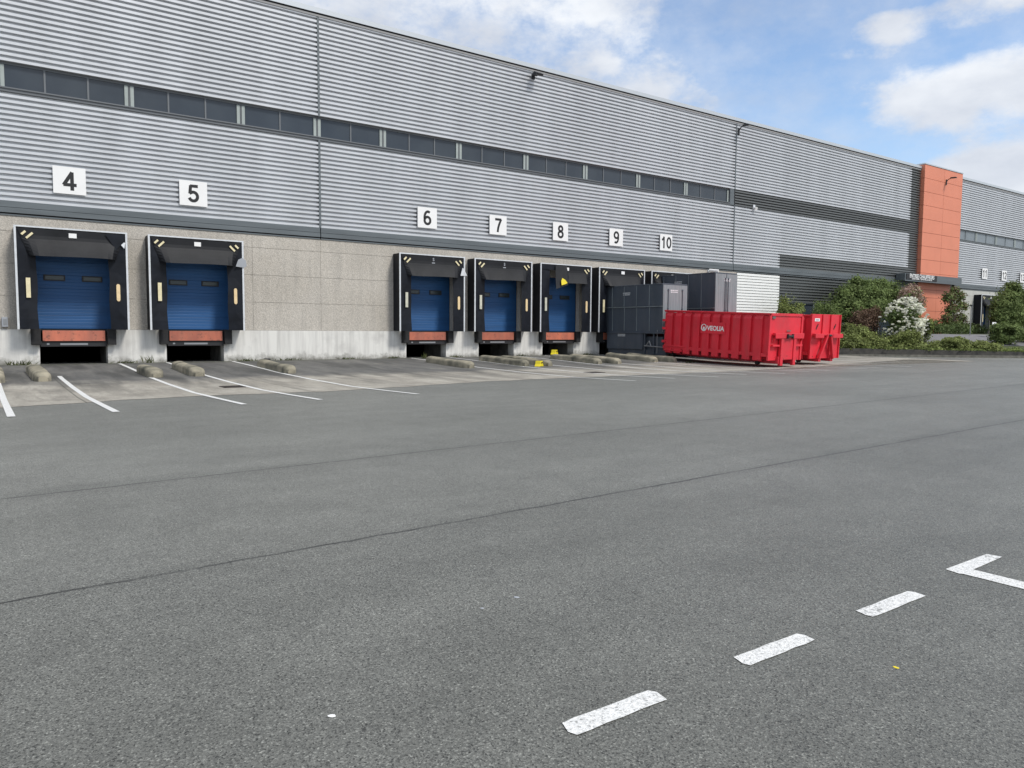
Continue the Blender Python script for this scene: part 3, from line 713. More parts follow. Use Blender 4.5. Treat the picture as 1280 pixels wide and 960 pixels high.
guides = [(.38, 26.1, 3.0, 'leftmost concrete wheel guide, cut off by the left edge of the photo'),
 (1.44, 26.5, 3.6, 'mossy concrete wheel guide at the left side of dock 4'),
 (4.42, 26.1, 2.3, 'short broken concrete wheel guide between docks 4 and 5, left of the longer one'),
 (5.68, 26.7, 3.5, 'long concrete wheel guide with white-smeared end at the left side of dock 5'),
 (8.66, 26.8, 3.5, 'weathered concrete wheel guide at the right side of dock 5, beside the blank wall'),
 (15.9, 26.9, 3.6, 'dark concrete wheel guide at the left side of dock 6'),
 (18.75, 27.1, 3.6, 'tan concrete wheel guide with a yellow chock at its near end'),
 (19.78, 26.9, 3.7, 'dark concrete wheel guide at the left side of dock 7'),
 (22.95, 27.2, 3.5, 'tan concrete wheel guide with a yellow chock lying beyond it'),
 (23.95, 27.0, 3.6, 'dark concrete wheel guide at the left side of dock 8'),
 (26.75, 27.4, 3.6, 'concrete wheel guide with an ochre end at the right side of dock 8'),
 (27.72, 27.0, 3.4, 'dark concrete wheel guide touching the left side of the front red container')]
for i, (x, y, L, lb) in enumerate(guides):
    pitch = math.atan2(gz(y+L/2)-gz(y-L/2), L)
    o = make_guide(L, i).build('wheel_guide', M['block'], smooth=True, loc=(x, y, (gz(y+L/2)+gz(y-L/2))/2 - .01)); o.data.polygons[-1].use_smooth = False; o.data.polygons[-2].use_smooth = False; o.rotation_euler = (pitch, 0, random.uniform(-.02, .02))
    tag(o, lb, 'wheel guide', 'concrete wheel guides in front of the docks')
# yellow chocks
def chock(loc, rz, label):
    root = empty('wheel_chock', loc, rz); tag(root, label, 'wheel chock', 'yellow wheel chocks'); root.scale = (.8, .8, .75)
    b = MB(); b.prism([(-.27, 0), (.27, 0), (.17, .13), (.12, .31), (-.12, .31), (-.17, .13)], 'y', -.16, .16); b.build('wedge', M['yellow'], root, bevel=.02)
    b = MB(); 
    for k in range(3): b.bar((-.10+k*.07, -.168, .17), (-.05+k*.07, -.168, .25), .025, .012, up=(0, 1, 0))
    b.build('mark', M['char'], root)
chock((19.25, 25.15, gz(25.15)+.005), .5, 'yellow wheel chock nearer the camera, at the end of a tan wheel guide')
chock((23.3, 29.2, gz(29.2)+.2), .5, 'yellow wheel chock behind the tan wheel guide at the foot of dock 8')

# ------------------------------------------------------------------ red roll-off containers
def container(x0, yf, L, style, label):
    cx = x0 + 1.225; root = empty('waste_container', (cx, yf+L/2, 0)); tag(root, label, 'container', 'red roll-off containers')
    z0, z1 = .42, 2.32; hx = 1.225; a, c = -L/2, L/2; y0 = a+.16
    b = MB(); b.box(-hx+.12, hx-.12, y0+.02, c, z0, z1-.12); b.build('body', M['red'], root)
    b = MB()
    b.box(-hx+.02, hx-.02, y0, c, z1-.06, z1); 
    for s in (-1, 1):
        b.bar((s*(hx-.13), y0, z1-.055), (s*(hx-.13), c, z1-.055), .11, .10)
        b.box(s*(hx-.12), s*(hx-.02), y0+.02, c, z0-.02, z0+.14)
    b.build('rim', M['red'], root, bevel=.01)
    n = 10; p = (L-.3-.16)/n
    for s in (-1, 1):
        for i in range(n):
            yc = y0 + .22 + p*(i+.5) - (.0); w = .195 if i else .21
            b = MB(); X0, X1 = s*(hx-.12), s*(hx)
            prof = [(X0, z0-.24), (X1, z0-.20), (X1, z1-.27), (X0+s*.02, z1-.07), (X0, z1-.07)]
            b.prism(prof, 'y', yc-w, yc+w); b.build('side_rib', M['red'], root, bevel=.012)
    b = MB()
    for s in (-1, 1): b.box(s*.40, s*.60, a-.02, c-.1, .10, z0)
    for i in range(8): b.box(-1.0, 1.0, y0+.3+i*(L-.8)/7, y0+.38+i*(L-.8)/7, .28, z0)
    b.build('skid_rails', M['red_worn'], root)
    for s in (-1, 1):
        for yy in (a+.95, c-.3):
            b = MB(); b.tube((s*.62, yy, .09), (s*.82, yy, .09), .085, 16); b.build('roller', M['steel_black'], root)
    # front end with hook frame
    b = MB()
    b.box(-hx+.02, hx-.02, y0-.06, y0, .24, z1+.04 if style else z1); 
    if style == 0:
        b.box(-hx-.0, -hx+.12, y0-.1, y0-.06, .24, z1); b.box(hx-.12, hx, y0-.1, y0-.06, .24, z1); b.box(-hx, hx, y0-.1, y0-.06, z1-.12, z1)
        b.build('end_wall', M['red'], root, bevel=.01)
        b = MB(); b.box(-.98, 1.12, y0-.24, y0-.1, 1.36, 1.46); b.box(-.98, 1.12, y0-.26, y0-.24, 1.22, 1.46)
        b.prism([(y0-.24, 1.22), (y0-.1, 1.02), (y0-.1, 1.22)], 'x', -.95, -.90); b.prism([(y0-.24, 1.22), (y0-.1, 1.02), (y0-.1, 1.22)], 'x', 1.05, 1.10)
        for s in (-.42, .50):
            b.box(s-.09, s+.09, y0-.24, y0-.1, .02, 1.22)
        b.box(-.33, .41, y0-.2, y0-.1, .28, 1.22)
        for x in (-1.05, .62): b.box(x, x+.5, y0-.2, y0-.1, .86, .94)
        b.build('hook_frame', M['red'], root, bevel=.012)
        b = MB(); b.tube((-.16, y0-.30, 1.32), (.22, y0-.30, 1.32), .055, 12); b.box(-.18, -.12, y0-.34, y0-.24, 1.22, 1.42); b.box(.18, .24, y0-.34, y0-.24, 1.22, 1.42); b.build('hook_bar', M['steel_black'], root)
        b = MB(); b.box(-1.07, -.85, y0-.112, y0-.1, 2.08, 2.18); b.box(.02, .32, y0-.108, y0-.1, 1.53, 1.58); b.build('scrape_mark', M['pit'], root)
    else:
        for x in (-hx, -.32, .36, hx-.06): b.box(x, x+.06, y0-.12, y0-.06, .24, z1+.04)
        b.build('end_wall', M['red'], root, bevel=.01)
        b = MB(); b.box(-1.15, 1.15, y0-.3, y0-.12, 1.36, 1.44); b.box(-1.15, -.45, y0-.32, y0-.3, 1.24, 1.44); b.box(.3, 1.15, y0-.32, y0-.3, 1.24, 1.44)
        b.bar((-.12, y0-.28, 1.4), (-.62, y0-.2, .24), .1, .14, up=(0, 1, 0)); b.bar((.12, y0-.28, 1.4), (.55, y0-.2, .24), .1, .14, up=(0, 1, 0))
        b.build('hook_frame', M['red'], root, bevel=.012)
        b = MB(); b.tube((-.1, y0-.34, 1.36), (.1, y0-.34, 1.36), .05, 12); b.build('hook_bar', M['steel_black'], root)
        b = MB(); b.box(-.92, -.52, y0-.072, y0-.06, 2.02, 2.16); b.build('label_plate', M['white'], root)
        b = MB(); b.box(-.85, -.59, y0-.078, y0-.072, 2.06, 2.12); b.build('label_print', M['tag_grey'], root)
        b = MB()
        for x in (-.7, .78):
            b.bar((x-.07, y0-.068, 1.64), (x+.0, y0-.068, 1.82), .06, .01, up=(0, 1, 0)); b.bar((x, y0-.068, 1.74), (x+.08, y0-.068, 1.9), .05, .01, up=(0, 1, 0))
        b.build('arrow_mark', M['char'], root)
    root.rotation_euler = (math.radians(2.3), 0, 0); root.location.z = .11
    # back door latch side
    for z in (.7, 1.35, 1.75): MB().box(-hx-.05, -hx+.1, c-.2, c+.03, z, z+.12).build('door_hinge', M['red'], root, bevel=.01)
    for z, q in ((.52, 1.45), (.30, 1.3)): MB().box(-hx-.03, -hx+.05, c-q, c-.1, z, z+.08).build('latch_bar', M['red'], root, bevel=.01)
    return root
ca = container(28.15, 20.3, 6.3, 0, 'front red ribbed waste container with white lettering and emblem on its long side')
cb = container(32.15, 20.9, 6.3, 1, 'rear red ribbed waste container with a small white label on its end')
# emblem and lettering on its own plate
ly = 23.45
b = MB(); b.box(-1.262, -1.225, ly-.72, ly+.72, 1.28, 1.82); b.v = [(x, y-ca.location.y, z) for x, y, z in b.v]; b.build('lettering_plate', M['red'], ca)
rot = (math.pi/2, 0, -math.pi/2)
text_mesh('lettering', 'VEOLIA', .30, M['white'], ca, (-1.268, ly-.17-ca.location.y, 1.52), rot, sx=.98, bold=.008)
b = MB(); n = 28; cy = ly+.52-ca.location.y; cz = 1.55; vs = []; R1, R2 = .17, .125
for i in range(n):
    t = 2*math.pi*i/n; vs += [(-1.272, cy+R1*math.cos(t), cz+R1*math.sin(t)), (-1.272, cy+R2*math.cos(t)*.95, cz+R2*math.sin(t)+.012)]
fs = [(2*i, 2*i+1, (2*i+3) % (2*n), (2*i+2) % (2*n)) for i in range(n)]
b.add(vs, fs)
k = len(b.v); b.add([(-1.272, cy+.05, cz-.13), (-1.272, cy+.055, cz+.0), (-1.272, cy+.03, cz+.05), (-1.272, cy, cz+.015), (-1.272, cy-.03, cz+.05), (-1.272, cy-.055, cz+.0), (-1.272, cy-.05, cz-.13)], [(0,1,2,3,4,5,6)])
b.build('emblem', M['white'], ca)

# ------------------------------------------------------------------ grey compactors with hoppers
def compactor(c, ztop, tall, label):
    root = empty('compactor', (c, 29.2, 0)); tag(root, label, 'compactor', 'dark grey compactors at the docks')
    y0, y1 = 26.95-29.2, 31.78-29.2; hx = .9
    b = MB(); b.box(-hx+.02, hx-.02, y0+.012, y1, 1.42, 2.75); b.box(-hx-.02, hx+.0, y0+.0, y1, 2.78, ztop)
    b.box(-hx-.035, hx+.01, y0-.012, y1, ztop-.04, ztop+.02)
    b.build('hopper', M['grey_paint'], root, bevel=.01)
    # front face panel(s), weathered, with sunlight painted in as a lighter grey
    b = MB()
    if tall:
        b.box(-hx-.0, -.02, y0-.035, y0-.013, 1.45, ztop-.05); b.box(.03, hx-.0, y0-.035, y0-.013, 1.45, ztop-.05)
    else: b.box(-hx, hx-.02, y0-.035, y0-.013, 1.45, ztop-.05)
    b.build('front_panel', M['grey_light'], root)
    for q in ((-.12, .13) if tall else (-.55, .5)):
        b = MB(); b.tube((q, y0-.06, 1.7), (q, y0-.06, ztop-.25), .018, 8)
        for zz in (1.75, 2.6, ztop-.35): b.box(q-.04, q+.04, y0-.075, y0-.036, zz, zz+.07)
        b.build('lock_rod', M['grey_paint'], root)
    b = MB()
    for i in range(5):
        yy = y0 + .9 + i*.93; b.box(-hx-.045, -hx-.02, yy, yy+.025, 2.8, ztop-.04); b.box(-hx-.005, -hx+.02, yy, yy+.025, 1.5, 2.72)
    b.box(-hx-.04, -hx+.03, y0, y1-.2, 2.735, 2.775)
    b.build('seam_rib', M['grey_light'], root)
    b = MB(); b.box(-hx-.03, hx+.03, y0+1.35, y1-.75, .52, 1.40); b.box(-hx-.08, hx+.08, y0-.25, y1-.75, 1.36, 1.43); b.build('ram_housing', M['grey_paint'], root, bevel=.01)
    b = MB(); 
    for s in (-1, 1): b.box(s*.62, s*.82, y0-.25, y1-.75, .14, .52)
    b.box(-.7, .7, y0+.1, y0+1.3, .42, 1.2); b.box(-hx, hx, y0-.28, y0-.15, .3, 1.36)
    for s in (-1, 1):
        b.box(s*.84, s*.9, y0+.55, y0+.63, .3, 1.36); b.box(s*.84, s*.9, y0+1.2, y0+1.28, .3, 1.36)
    b.build('base_frame', M['grey_paint'], root)
    b = MB(); b.tube((-.93, y0+1.2, .72), (-.93, y0-.1, .66), .035); b.tube((-.93, y0+1.1, .72), (-.93, y0+.85, .98), .03); b.tube((-.93, y0+.85, .98), (-.93, y0+.72, .7), .03); b.tube((-.93, y0+.3, .35), (-.93, y0+.3, 1.55), .015)
    b.build('ratchet_arm', M['galv'], root)
    b = MB()
    def lines(yc, z, side):
        for k, (zz, ww) in enumerate(((z, .55), (z-.09, .52))):
            q = -ww/2
            while q < ww/2:
                d = random.uniform(.06, .14)
                if side: b.box(-hx-.028, -hx-.022, yc-q, yc-min(q+d, ww/2), zz, zz+.055)
                else: b.box(yc+q, yc+min(q+d, ww/2), y0-.041, y0-.035, zz, zz+.055)
                q += d+.02
    lines(y0+2.6, ztop-.42, True); lines(.05 if tall else -.1, ztop-.35, False)
    b.build('stencil', M['alu'], root)
    b = MB(); yc = y1-1.9
    for zz in (1.28, 1.2):
        q = -.28
        while q < .28: d = random.uniform(.06, .12); b.box(-hx-.038, -hx-.032, yc-q, yc-min(q+d, .28), zz, zz+.05); q += d+.02
    b.build('stencil', M['alu'], root)
    return root
compactor(29.4, 3.90, False, 'shorter dark grey compactor hopper docked under number 9')
compactor(33.4, 4.66, True, 'taller dark grey compactor hopper docked under number 10 with double front panel')

# ------------------------------------------------------------------ garden, kerb
KA, KB = np.array([41.0, 29.45]), np.array([54.9, 20.4]); KD = (KB-KA)/np.linalg.norm(KB-KA); KN = np.array([-KD[1], KD[0]])
def kdist(x, y): return float(np.dot(np.array([x, y])-KA, KN))
def gh(x, y):
    d = kdist(x, y); e = float(np.dot(np.array([x, y])-KA, KD))
    return min(1.42, .49 - .013*min(e, 17) + .12*max(0, d) ) + .03*math.sin(x*1.7)*math.sin(y*2.1)
K1 = KB + KD*14
b = MB(); vs = []; nu, nv = 56, 16; 
for i in range(nu+1):
    base = KA + (K1-KA)*i/nu
    for j in range(nv+1):
        y = base[1] + .1 + (31.4-base[1]-.1)*j/nv; x = base[0] + (j/nv)*(1.0 if True else 0)
        vs.append((x, y, gh(x, y)))
fs = [(i*(nv+1)+j, (i+1)*(nv+1)+j, (i+1)*(nv+1)+j+1, i*(nv+1)+j+1) for i in range(nu) for j in range(nv)]
b.add(vs, fs)
vs = []; 
for i in range(13):
    x = K1[0]+1.0 + (i/12)*6.5 if i else K1[0]
    for j in range(nv+1):
        yb = K1[1]+.1; y = yb + (31.4-yb)*j/nv; xx = x + (j/nv)*(1.0 if i == 0 else 0)
        vs.append((xx, y, gh(xx, y)*(1 if i < 12 else .5)))
b.add(vs, [(i*(nv+1)+j, (i+1)*(nv+1)+j, (i+1)*(nv+1)+j+1, i*(nv+1)+j+1) for i in range(12) for j in range(nv)])
tag(b.build('garden_ground', M['soil'], smooth=True), kind='structure')
# kerb: dark retaining edge with a pale low step in front
root = empty('kerb', (KA[0], KA[1], 0)); tag(root, 'dark garden kerb with a pale step in front, running along the yard edge', 'kerb')
def kbar(off0, off1, z0, z1a, z1b, name, m):
    b = MB(); n = 34; L = float(np.linalg.norm(K1-KA)); vs = []
    for i in range(n+1):
        e = L*i/n; zt = z1a + (z1b-z1a)*min(1, e/17) + random.uniform(-.008, .008); r = random.uniform(-.01, .01)
        for off, z in ((off0, z0), (off0, zt), (off1, zt), (off1, z0)):
            P = KD*e + KN*(off+r); vs.append((P[0], P[1], z))
    fs = [(4*i+j, 4*i+(j+1) % 4, 4*(i+1)+(j+1) % 4, 4*(i+1)+j) for i in range(n) for j in range(4)] + [(0, 1, 2, 3), (4*n+3, 4*n+2, 4*n+1, 4*n)]
    b.add(vs, fs).build(name, m, root)
kbar(0, .22, -.3, .55, .30, 'retaining_edge', M['kerb'])
kbar(-.30, -.004, -.3, .12, .06, 'step', M['kerb_top'])
# path across the garden
b = MB(); vs = []; n = 16
for i in range(n+1):
    x = 50.0 + 16*i/n
    for j, d in enumerate((2.0, 3.5, 5.0, 6.5, 8.0)):
        # points at distance d from the kerb line
        P = KA + KD*((x-KA[0])*.9) + KN*d
        vs.append((P[0]+2.0, P[1], gh(P[0]+2.0, P[1])+.02))
fs = [(i*5+j, (i+1)*5+j, (i+1)*5+j+1, i*5+j+1) for i in range(n) for j in range(4)]
b.add([v for v in vs], fs)
tag(b.build('garden_path', M['path']), kind='structure')

# ------------------------------------------------------------------ plants
def leaf_cloud(name, lobes, n, size, m, parent=None, up=.6, elong=1.0, shell=.55, seed=1, zmin=None, origin=(0, 0, 0)):
    """lobes: (x,y,z,rx,ry,rz). Leaf quads scattered in the volume of the lobes."""
    r = np.random.default_rng(seed); lob = np.array(lobes, float)
    wgt = lob[:, 3]*lob[:, 5]; wgt /= wgt.sum(); idx = r.choice(len(lob), n, p=wgt)
    d = r.normal(size=(n, 3)); d /= np.linalg.norm(d, axis=1)[:, None]
    rad = (shell + (1-shell)*r.random(n))**.8 * (1 + .16*r.normal(size=n))
    P = lob[idx, :3] + d*rad[:, None]*lob[idx, 3:6]
    # drop leaves to leave gaps using a coarse sine field
    g = np.sin(P[:, 0]*3.1+seed)*np.sin(P[:, 1]*2.7+2*seed)*np.sin(P[:, 2]*3.7+seed)
    keep = g > -.42
    if zmin is not None: keep &= P[:, 2] > zmin
    P = P[keep]; d = d[keep]; n = len(P)
    nrm = d + r.normal(size=(n, 3))*.7; nrm[:, 2] += up; nrm /= np.linalg.norm(nrm, axis=1)[:, None]
    a = np.cross(nrm, r.normal(size=(n, 3))); a /= np.linalg.norm(a, axis=1)[:, None]; c = np.cross(nrm, a)
    s = size*(.6 + .8*r.random(n)); a = a*s[:, None]*elong; c = c*s[:, None]*.6
    V = np.empty((n, 4, 3)); V[:, 0] = P-a; V[:, 1] = P-c*.9; V[:, 2] = P+a; V[:, 3] = P+c
    V = V.reshape(-1, 3) - np.array(origin)
    me = bpy.data.meshes.new(name); me.vertices.add(4*n); me.vertices.foreach_set('co', V.ravel())
    me.loops.add(4*n); me.loops.foreach_set('vertex_index', np.arange(4*n, dtype=np.int32))
    me.polygons.add(n); me.polygons.foreach_set('loop_start', np.arange(0, 4*n, 4, dtype=np.int32)); me.polygons.foreach_set('loop_total', np.full(n, 4, dtype=np.int32))
    me.materials.append(m); me.update(); me.validate()
    o = bpy.data.objects.new(name, me); col.objects.link(o)
    if parent: o.parent = parent
    return o
def stems(base, tops, r0, m, parent, origin):
    b = MB(); B = Vector(base)-Vector(origin)
    for t in tops:
        Tt = Vector(t)-Vector(origin); mid = B.lerp(Tt, .5) + Vector((random.uniform(-.15, .15), random.uniform(-.15, .15), .1))
        b.tube(B, mid, r0, 7, r0*.65); b.tube(mid, Tt, r0*.65, 6, r0*.2)
    return b.build('stem', m, parent)
def bush(name, label, cat, x, y, r, ztop, lobes_n, n, size, m, seed, ry=None, group=None, zb=None, elong=1.0, kind=None):
    rr = random.Random(seed); zb = gh(x, y) if zb is None else zb; H = ztop - zb; ry = ry or r
    org = (x, y, zb); root = empty(name, org); tag(root, label, cat, group)
    L = [(x, y, zb+H*.45, r*.72, ry*.72, H*.45)]
    for i in range(lobes_n):
        a = rr.uniform(0, 6.28); q = rr.uniform(.35, .72); hh = rr.uniform(.25, .8); s = rr.uniform(.28, .46)
        L.append((x+math.cos(a)*q*r, y+math.sin(a)*q*ry, zb+H*hh, r*s, ry*s, H*s*.55))
    cr = leaf_cloud('foliage', L, n, size, m, root, seed=seed, zmin=zb+.02, origin=org, elong=elong)
    tops = [(l[0], l[1], l[2]) for l in L[:6]]
    stems((x, y, zb-.1), tops, max(.02, r*.03), M['bark'], root, org)
    return root
bush('bush', 'green rounded bush behind the white cladding corner and red containers', 'bush', 43.7, 29.9, 1.15, 4.0, 9, 7500, .07, M['leaf_olive'], 11, ry=.9)
bush('bush', 'dense low domed bush behind the rear red container', 'bush', 47.0, 29.4, 1.6, 4.1, 8, 9000, .055, M['leaf_mid'], 12, ry=1.1)
bush('red_shrub', 'wide reddish brown shrub left of the white flowering bush', 'shrub', 49.7, 28.2, 2.1, 3.3, 10, 9000, .065, M['leaf_red'], 14, ry=.9)
bush('mound_shrub', 'tall olive green spreading shrub beside the rear red container', 'shrub', 47.4, 27.6, 1.7, 2.15, 9, 8000, .065, M['leaf_olive'], 17, ry=.8)
bush('mound_shrub', 'olive green spreading shrub in front of the white flowering bush', 'shrub', 50.4, 25.5, 2.1, 1.72, 11, 9000, .065, M['leaf_olive'], 18, ry=.7)
bush('pale_grass_shrub', 'pale green shrub at the right foot of the white flowering bush', 'shrub', 53.4, 25.9, .5, 2.6, 4, 1400, .07, M['leaf_pale'], 16)
# big loose shrub tree
def tree(name, label, cat, x, y, zb, lobes, n, size, m, seed, stem_r=.09, tops=None, extra=None):
    org = (x, y, zb); root = empty(name, org); tag(root, label, cat)
    b = MB(); b.tube((0, 0, -.2), (.05, 0, .9), stem_r, 9, stem_r*.8)
    for (lx, ly, lz, rx, ry, rz) in lobes[:8]:
        p = Vector((lx-x, ly-y, lz-zb)); mid = Vector((.05, 0, .8)).lerp(p, .5) + Vector((0, 0, .15))
        b.tube((.05, 0, .8), mid, stem_r*.6, 7, stem_r*.4); b.tube(mid, p, stem_r*.4, 6, stem_r*.12)
    b.build('trunk', M['bark'], root)
    leaf_cloud('crown', lobes, n, size, m, root, seed=seed, origin=org, shell=.35)
    return root
X, Y = 53.4, 30.0
lob = [(50.6, 30, 4.0, 1.5, 1.0, .95), (52.2, 30, 4.5, 1.5, 1.0, 1.0), (54.2, 30, 4.3, 1.5, 1.0, 1.1), (56.0, 30, 4.4, 1.4, 1.0, 1.0), (53.0, 29.6, 3.3, 2.3, 1.2, 1.0), (56.4, 29.8, 3.3, 1.3, 1.0, 1.1), (50.0, 29.8, 3.1, 1.3, 1.0, 1.0), (51.4, 30, 5.15, .5, .4, .4), (54.8, 30, 5.1, .6, .5, .4)]
tree('large_shrub', 'large loose green shrub behind the white flowering bush, against the dark cladding', 'shrub', X, Y, 1.0, lob, 26000, .085, M['leaf_mid'], 21, .08)
# flowering viburnum
x, y = 51.7, 26.6; zb = gh(x, y)
root = bush('flowering_bush', 'round bush covered in white blossom in front of the orange tower', 'bush', x, y, 1.85, 3.9, 7, 4200, .09, M['leaf_dark'], 31, ry=1.3)
r_ = np.random.default_rng(5); clus = []
BL = [(0, 0, 1.65, 1.3, 1.25), (-1.25, 0, 1.5, .9, .95), (1.15, -.1, 1.45, .95, 1.05), (.45, 0, 2.45, .8, .7), (-.5, .1, 2.2, .75, .65), (1.0, 0, 2.3, .6, .6), (-.2, -.5, 1.0, .9, .7)]
for k in range(1250):
    d = r_.normal(size=3); d /= np.linalg.norm(d)
    if d[1] > .6: continue
    ox, oy, oz, rr_, rz_ = BL[k % len(BL)]; q = 1 + .07*r_.normal()
    if any(((ox+d[0]*rr_-a[0])/a[3])**2 + ((oy+d[1]*rr_-a[1])/a[3])**2 + ((oz+d[2]*rz_-a[2])/a[4])**2 < .6 for a in BL if a[:3] != (ox, oy, oz)): continue
    clus.append((x+ox+d[0]*rr_*q, y+oy+d[1]*rr_*q, zb+oz+d[2]*rz_*q, .085, .085, .05))
leaf_cloud('blossom', clus, 15000, .05, M['flower'], root, seed=33, origin=(x, y, zb), shell=.5, up=1.0, zmin=zb+.45)
# pink topped shrub behind
lob = [(55.9, 28.3, 4.45, .85, .6, .6), (56.5, 28.3, 3.8, .9, .6, .8), (55.3, 28.3, 4.0, .7, .6, .7), (55.8, 28.2, 3.2, 1.0, .7, .8)]
root = tree('blossom_shrub', 'pinkish brown blossoming shrub above the white flowering bush', 'shrub', 56.0, 28.3, gh(56, 28.3), lob, 2200, .09, M['leaf_mid'], 41, .05)
leaf_cloud('blossom', lob[:3], 3800, .06, M['pinkflower'], root, seed=42, origin=(56.0, 28.3, gh(56, 28.3)), shell=.7)
# small tree before the tower
lob = [(63.1, 29, 4.3, .8, .6, .5), (64.6, 29, 4.5, .9, .6, .5), (65.1, 29, 3.7, .9, .6, .5), (63.7, 29, 3.4, .9, .6, .5), (62.9, 29, 2.7, .6, .5, .4), (65.3, 29, 2.7, .7, .6, .5), (64.1, 29, 4.95, .45, .4, .3), (64.2, 29, 2.2, .6, .5, .5)]
root = tree('small_tree', 'small open-branched tree with reddish leaves in front of the orange tower base', 'tree', 64.0, 29, gh(64, 29), lob, 3600, .075, M['leaf_mid'], 51, .07)
leaf_cloud('red_leaf', lob, 900, .1, M['leaf_red'], root, seed=52, origin=(64.0, 29, gh(64, 29)), shell=.3)
# larger tree on the right edge
lob = [(68.4, 27, 3.9, 1.3, 1.1, 1.0), (69.8, 27, 4.6, 1.3, 1.1, 1.0), (71.2, 27, 4.1, 1.5, 1.1, 1.1), (69.2, 26.9, 3.0, 1.9, 1.2, 1.0), (71.6, 27, 2.9, 1.7, 1.2, 1.0), (69.6, 27, 5.35, .7, .6, .45), (67.6, 27, 2.9, .9, .8, .8), (72.8, 27, 3.7, 1.4, 1.1, 1.1)]
tree('garden_tree', 'dense green tree at the right edge in front of the far docks', 'tree', 69.8, 27, gh(69.8, 27), lob, 24000, .085, M['leaf_mid'], 61, .11)
bush('conifer_shrub', 'upright feathery green shrub near the kerb at the right edge', 'shrub', 58.2, 22.7, 1.15, 2.4, 10, 8500, .065, M['leaf_mid'], 71, elong=1.3)
bush('low_shrub', 'low yellow-green shrub at the kerb right of the path', 'shrub', 60.6, 21.9, 1.4, 1.5, 8, 6500, .06, M['leaf_olive'], 73)
bush('low_shrub', 'low spreading pale green shrub between the path and the kerb', 'shrub', 52.2, 23.4, 1.45, 1.28, 10, 7500, .06, M['leaf_olive'], 72, ry=.8)
# clipped dark hedge behind the path
hx = [59 + i*1.0 for i in range(10)]
lob = [(a, 29.6 - .0*i, gh(a, 29.6)+.55+ .05*math.sin(i*2), .8, .7, .72 - .03*i) for i, a in enumerate(hx)]
lob += [(a+.5, 28.8, gh(a, 28.8)+.35, .8, .6, .5) for a in hx[2:]]
root = empty('hedge', (63.5, 29.6, gh(63.5, 29.6))); tag(root, 'dark sloping green hedge behind the garden path below the orange tower', 'hedge')
leaf_cloud('foliage', lob, 9000, .075, M['leaf_dark'], root, seed=81, origin=tuple(root.location), shell=.6)
# ground cover mass
gc = []
rr = random.Random(9)
for i in range(110):
    e = rr.uniform(3.0, 15.5); d = rr.uniform(.35, 3.0)
    P = KA + KD*e + KN*d; hgt = .30 + .28*math.sin(min(1, d/1.6)*1.5)
    if 11.0 < e and d > 2.2: continue
    gc.append((P[0], P[1], gh(P[0], P[1])+.18, rr.uniform(.4, .75), rr.uniform(.35, .6), rr.uniform(.22, .5)*(1.5 if e < 9 else .8)))
tag(leaf_cloud('ground_cover', gc, 26000, .075, M['leaf_olive'], seed=91, shell=.4, up=.8, elong=1.2), 'olive green spreading ground cover behind the kerb', 'ground cover', kind='stuff')
# grass fringe along the kerb and on the slope
gl = []
for i in range(520):
    e = rr.uniform(0, 30); d = rr.uniform(.25, .9) if rr.random() < .5 else rr.uniform(.9, 8)
    P = KA + KD*e + KN*d
    if P[1] > 31: continue
    if P[0] > 51 and 1.9 < d < 8.2 and P[0] < 68: continue
    gl.append((P[0], P[1], gh(P[0], P[1])+.04, .6, .5, .07))
tag(leaf_cloud('grass', gl, 22000, .055, M['leaf_pale'], seed=92, shell=.1, up=0, elong=1.4), 'pale green grass fringe along the kerb', 'grass', kind='stuff')
# weeds at the foot of the dock wall
wid = 0
wl = [(1.2, 'spiky weed at the wall foot below the left post of dock 4'), (4.6, 'small weed at the wall foot just right of dock 4'), (5.3, 'tall thin weed at the plinth left of dock 5'),
      (9.0, 'low weed at the plinth right of dock 5'), (10.6, 'broad weed patch at the foot of the blank wall'), (13.4, 'small weed under the wall joint'), (15.6, 'low weed left of dock 6'),
      (16.9, 'weed sprouting before the pit of dock 6'), (19.0, 'weed at the foot of the pier between docks 6 and 7'), (20.4, 'grassy weed before the pit of dock 7'), (22.9, 'weed at the pier between docks 7 and 8'),
      (24.6, 'thin weed before the pit of dock 8'), (27.3, 'weed at the pier right of dock 8'), (28.0, 'pale weed beside the lower corner of the front red container')]
for i, (x, lb) in enumerate(wl):
    y = 31.42 if i not in (7, 9, 11, 13) else (31.0 if i != 13 else 24.6); z = gz(y)
    r2 = np.random.default_rng(100+i); b = MB(); nb = 16 if i in (2, 7, 11) else 40
    Wd = .18 if i in (2, 7, 11) else .38 if i != 4 else .6; Hh = .30 if i in (2, 7, 11) else .17 if i == 0 else .12
    for k in range(nb):
        x0 = r2.normal()*Wd*.5; y0 = -abs(r2.normal())*.06; h = Hh*(.35+.8*r2.random()); dx = r2.normal()*.10; dy = -abs(r2.normal())*.06; w = .012
        b.add([(x0-w, y0, 0), (x0+w, y0, 0), (x0+dx*.5+w, y0+dy*.5, h*.6), (x0+dx, y0+dy, h), (x0+dx*.5-w, y0+dy*.5, h*.6)], [(0, 1, 2, 3, 4)])
    o = b.build('weed', M['weed'], loc=(x, y, z)); tag(o, lb, 'weed', 'weeds at the foot of the wall')
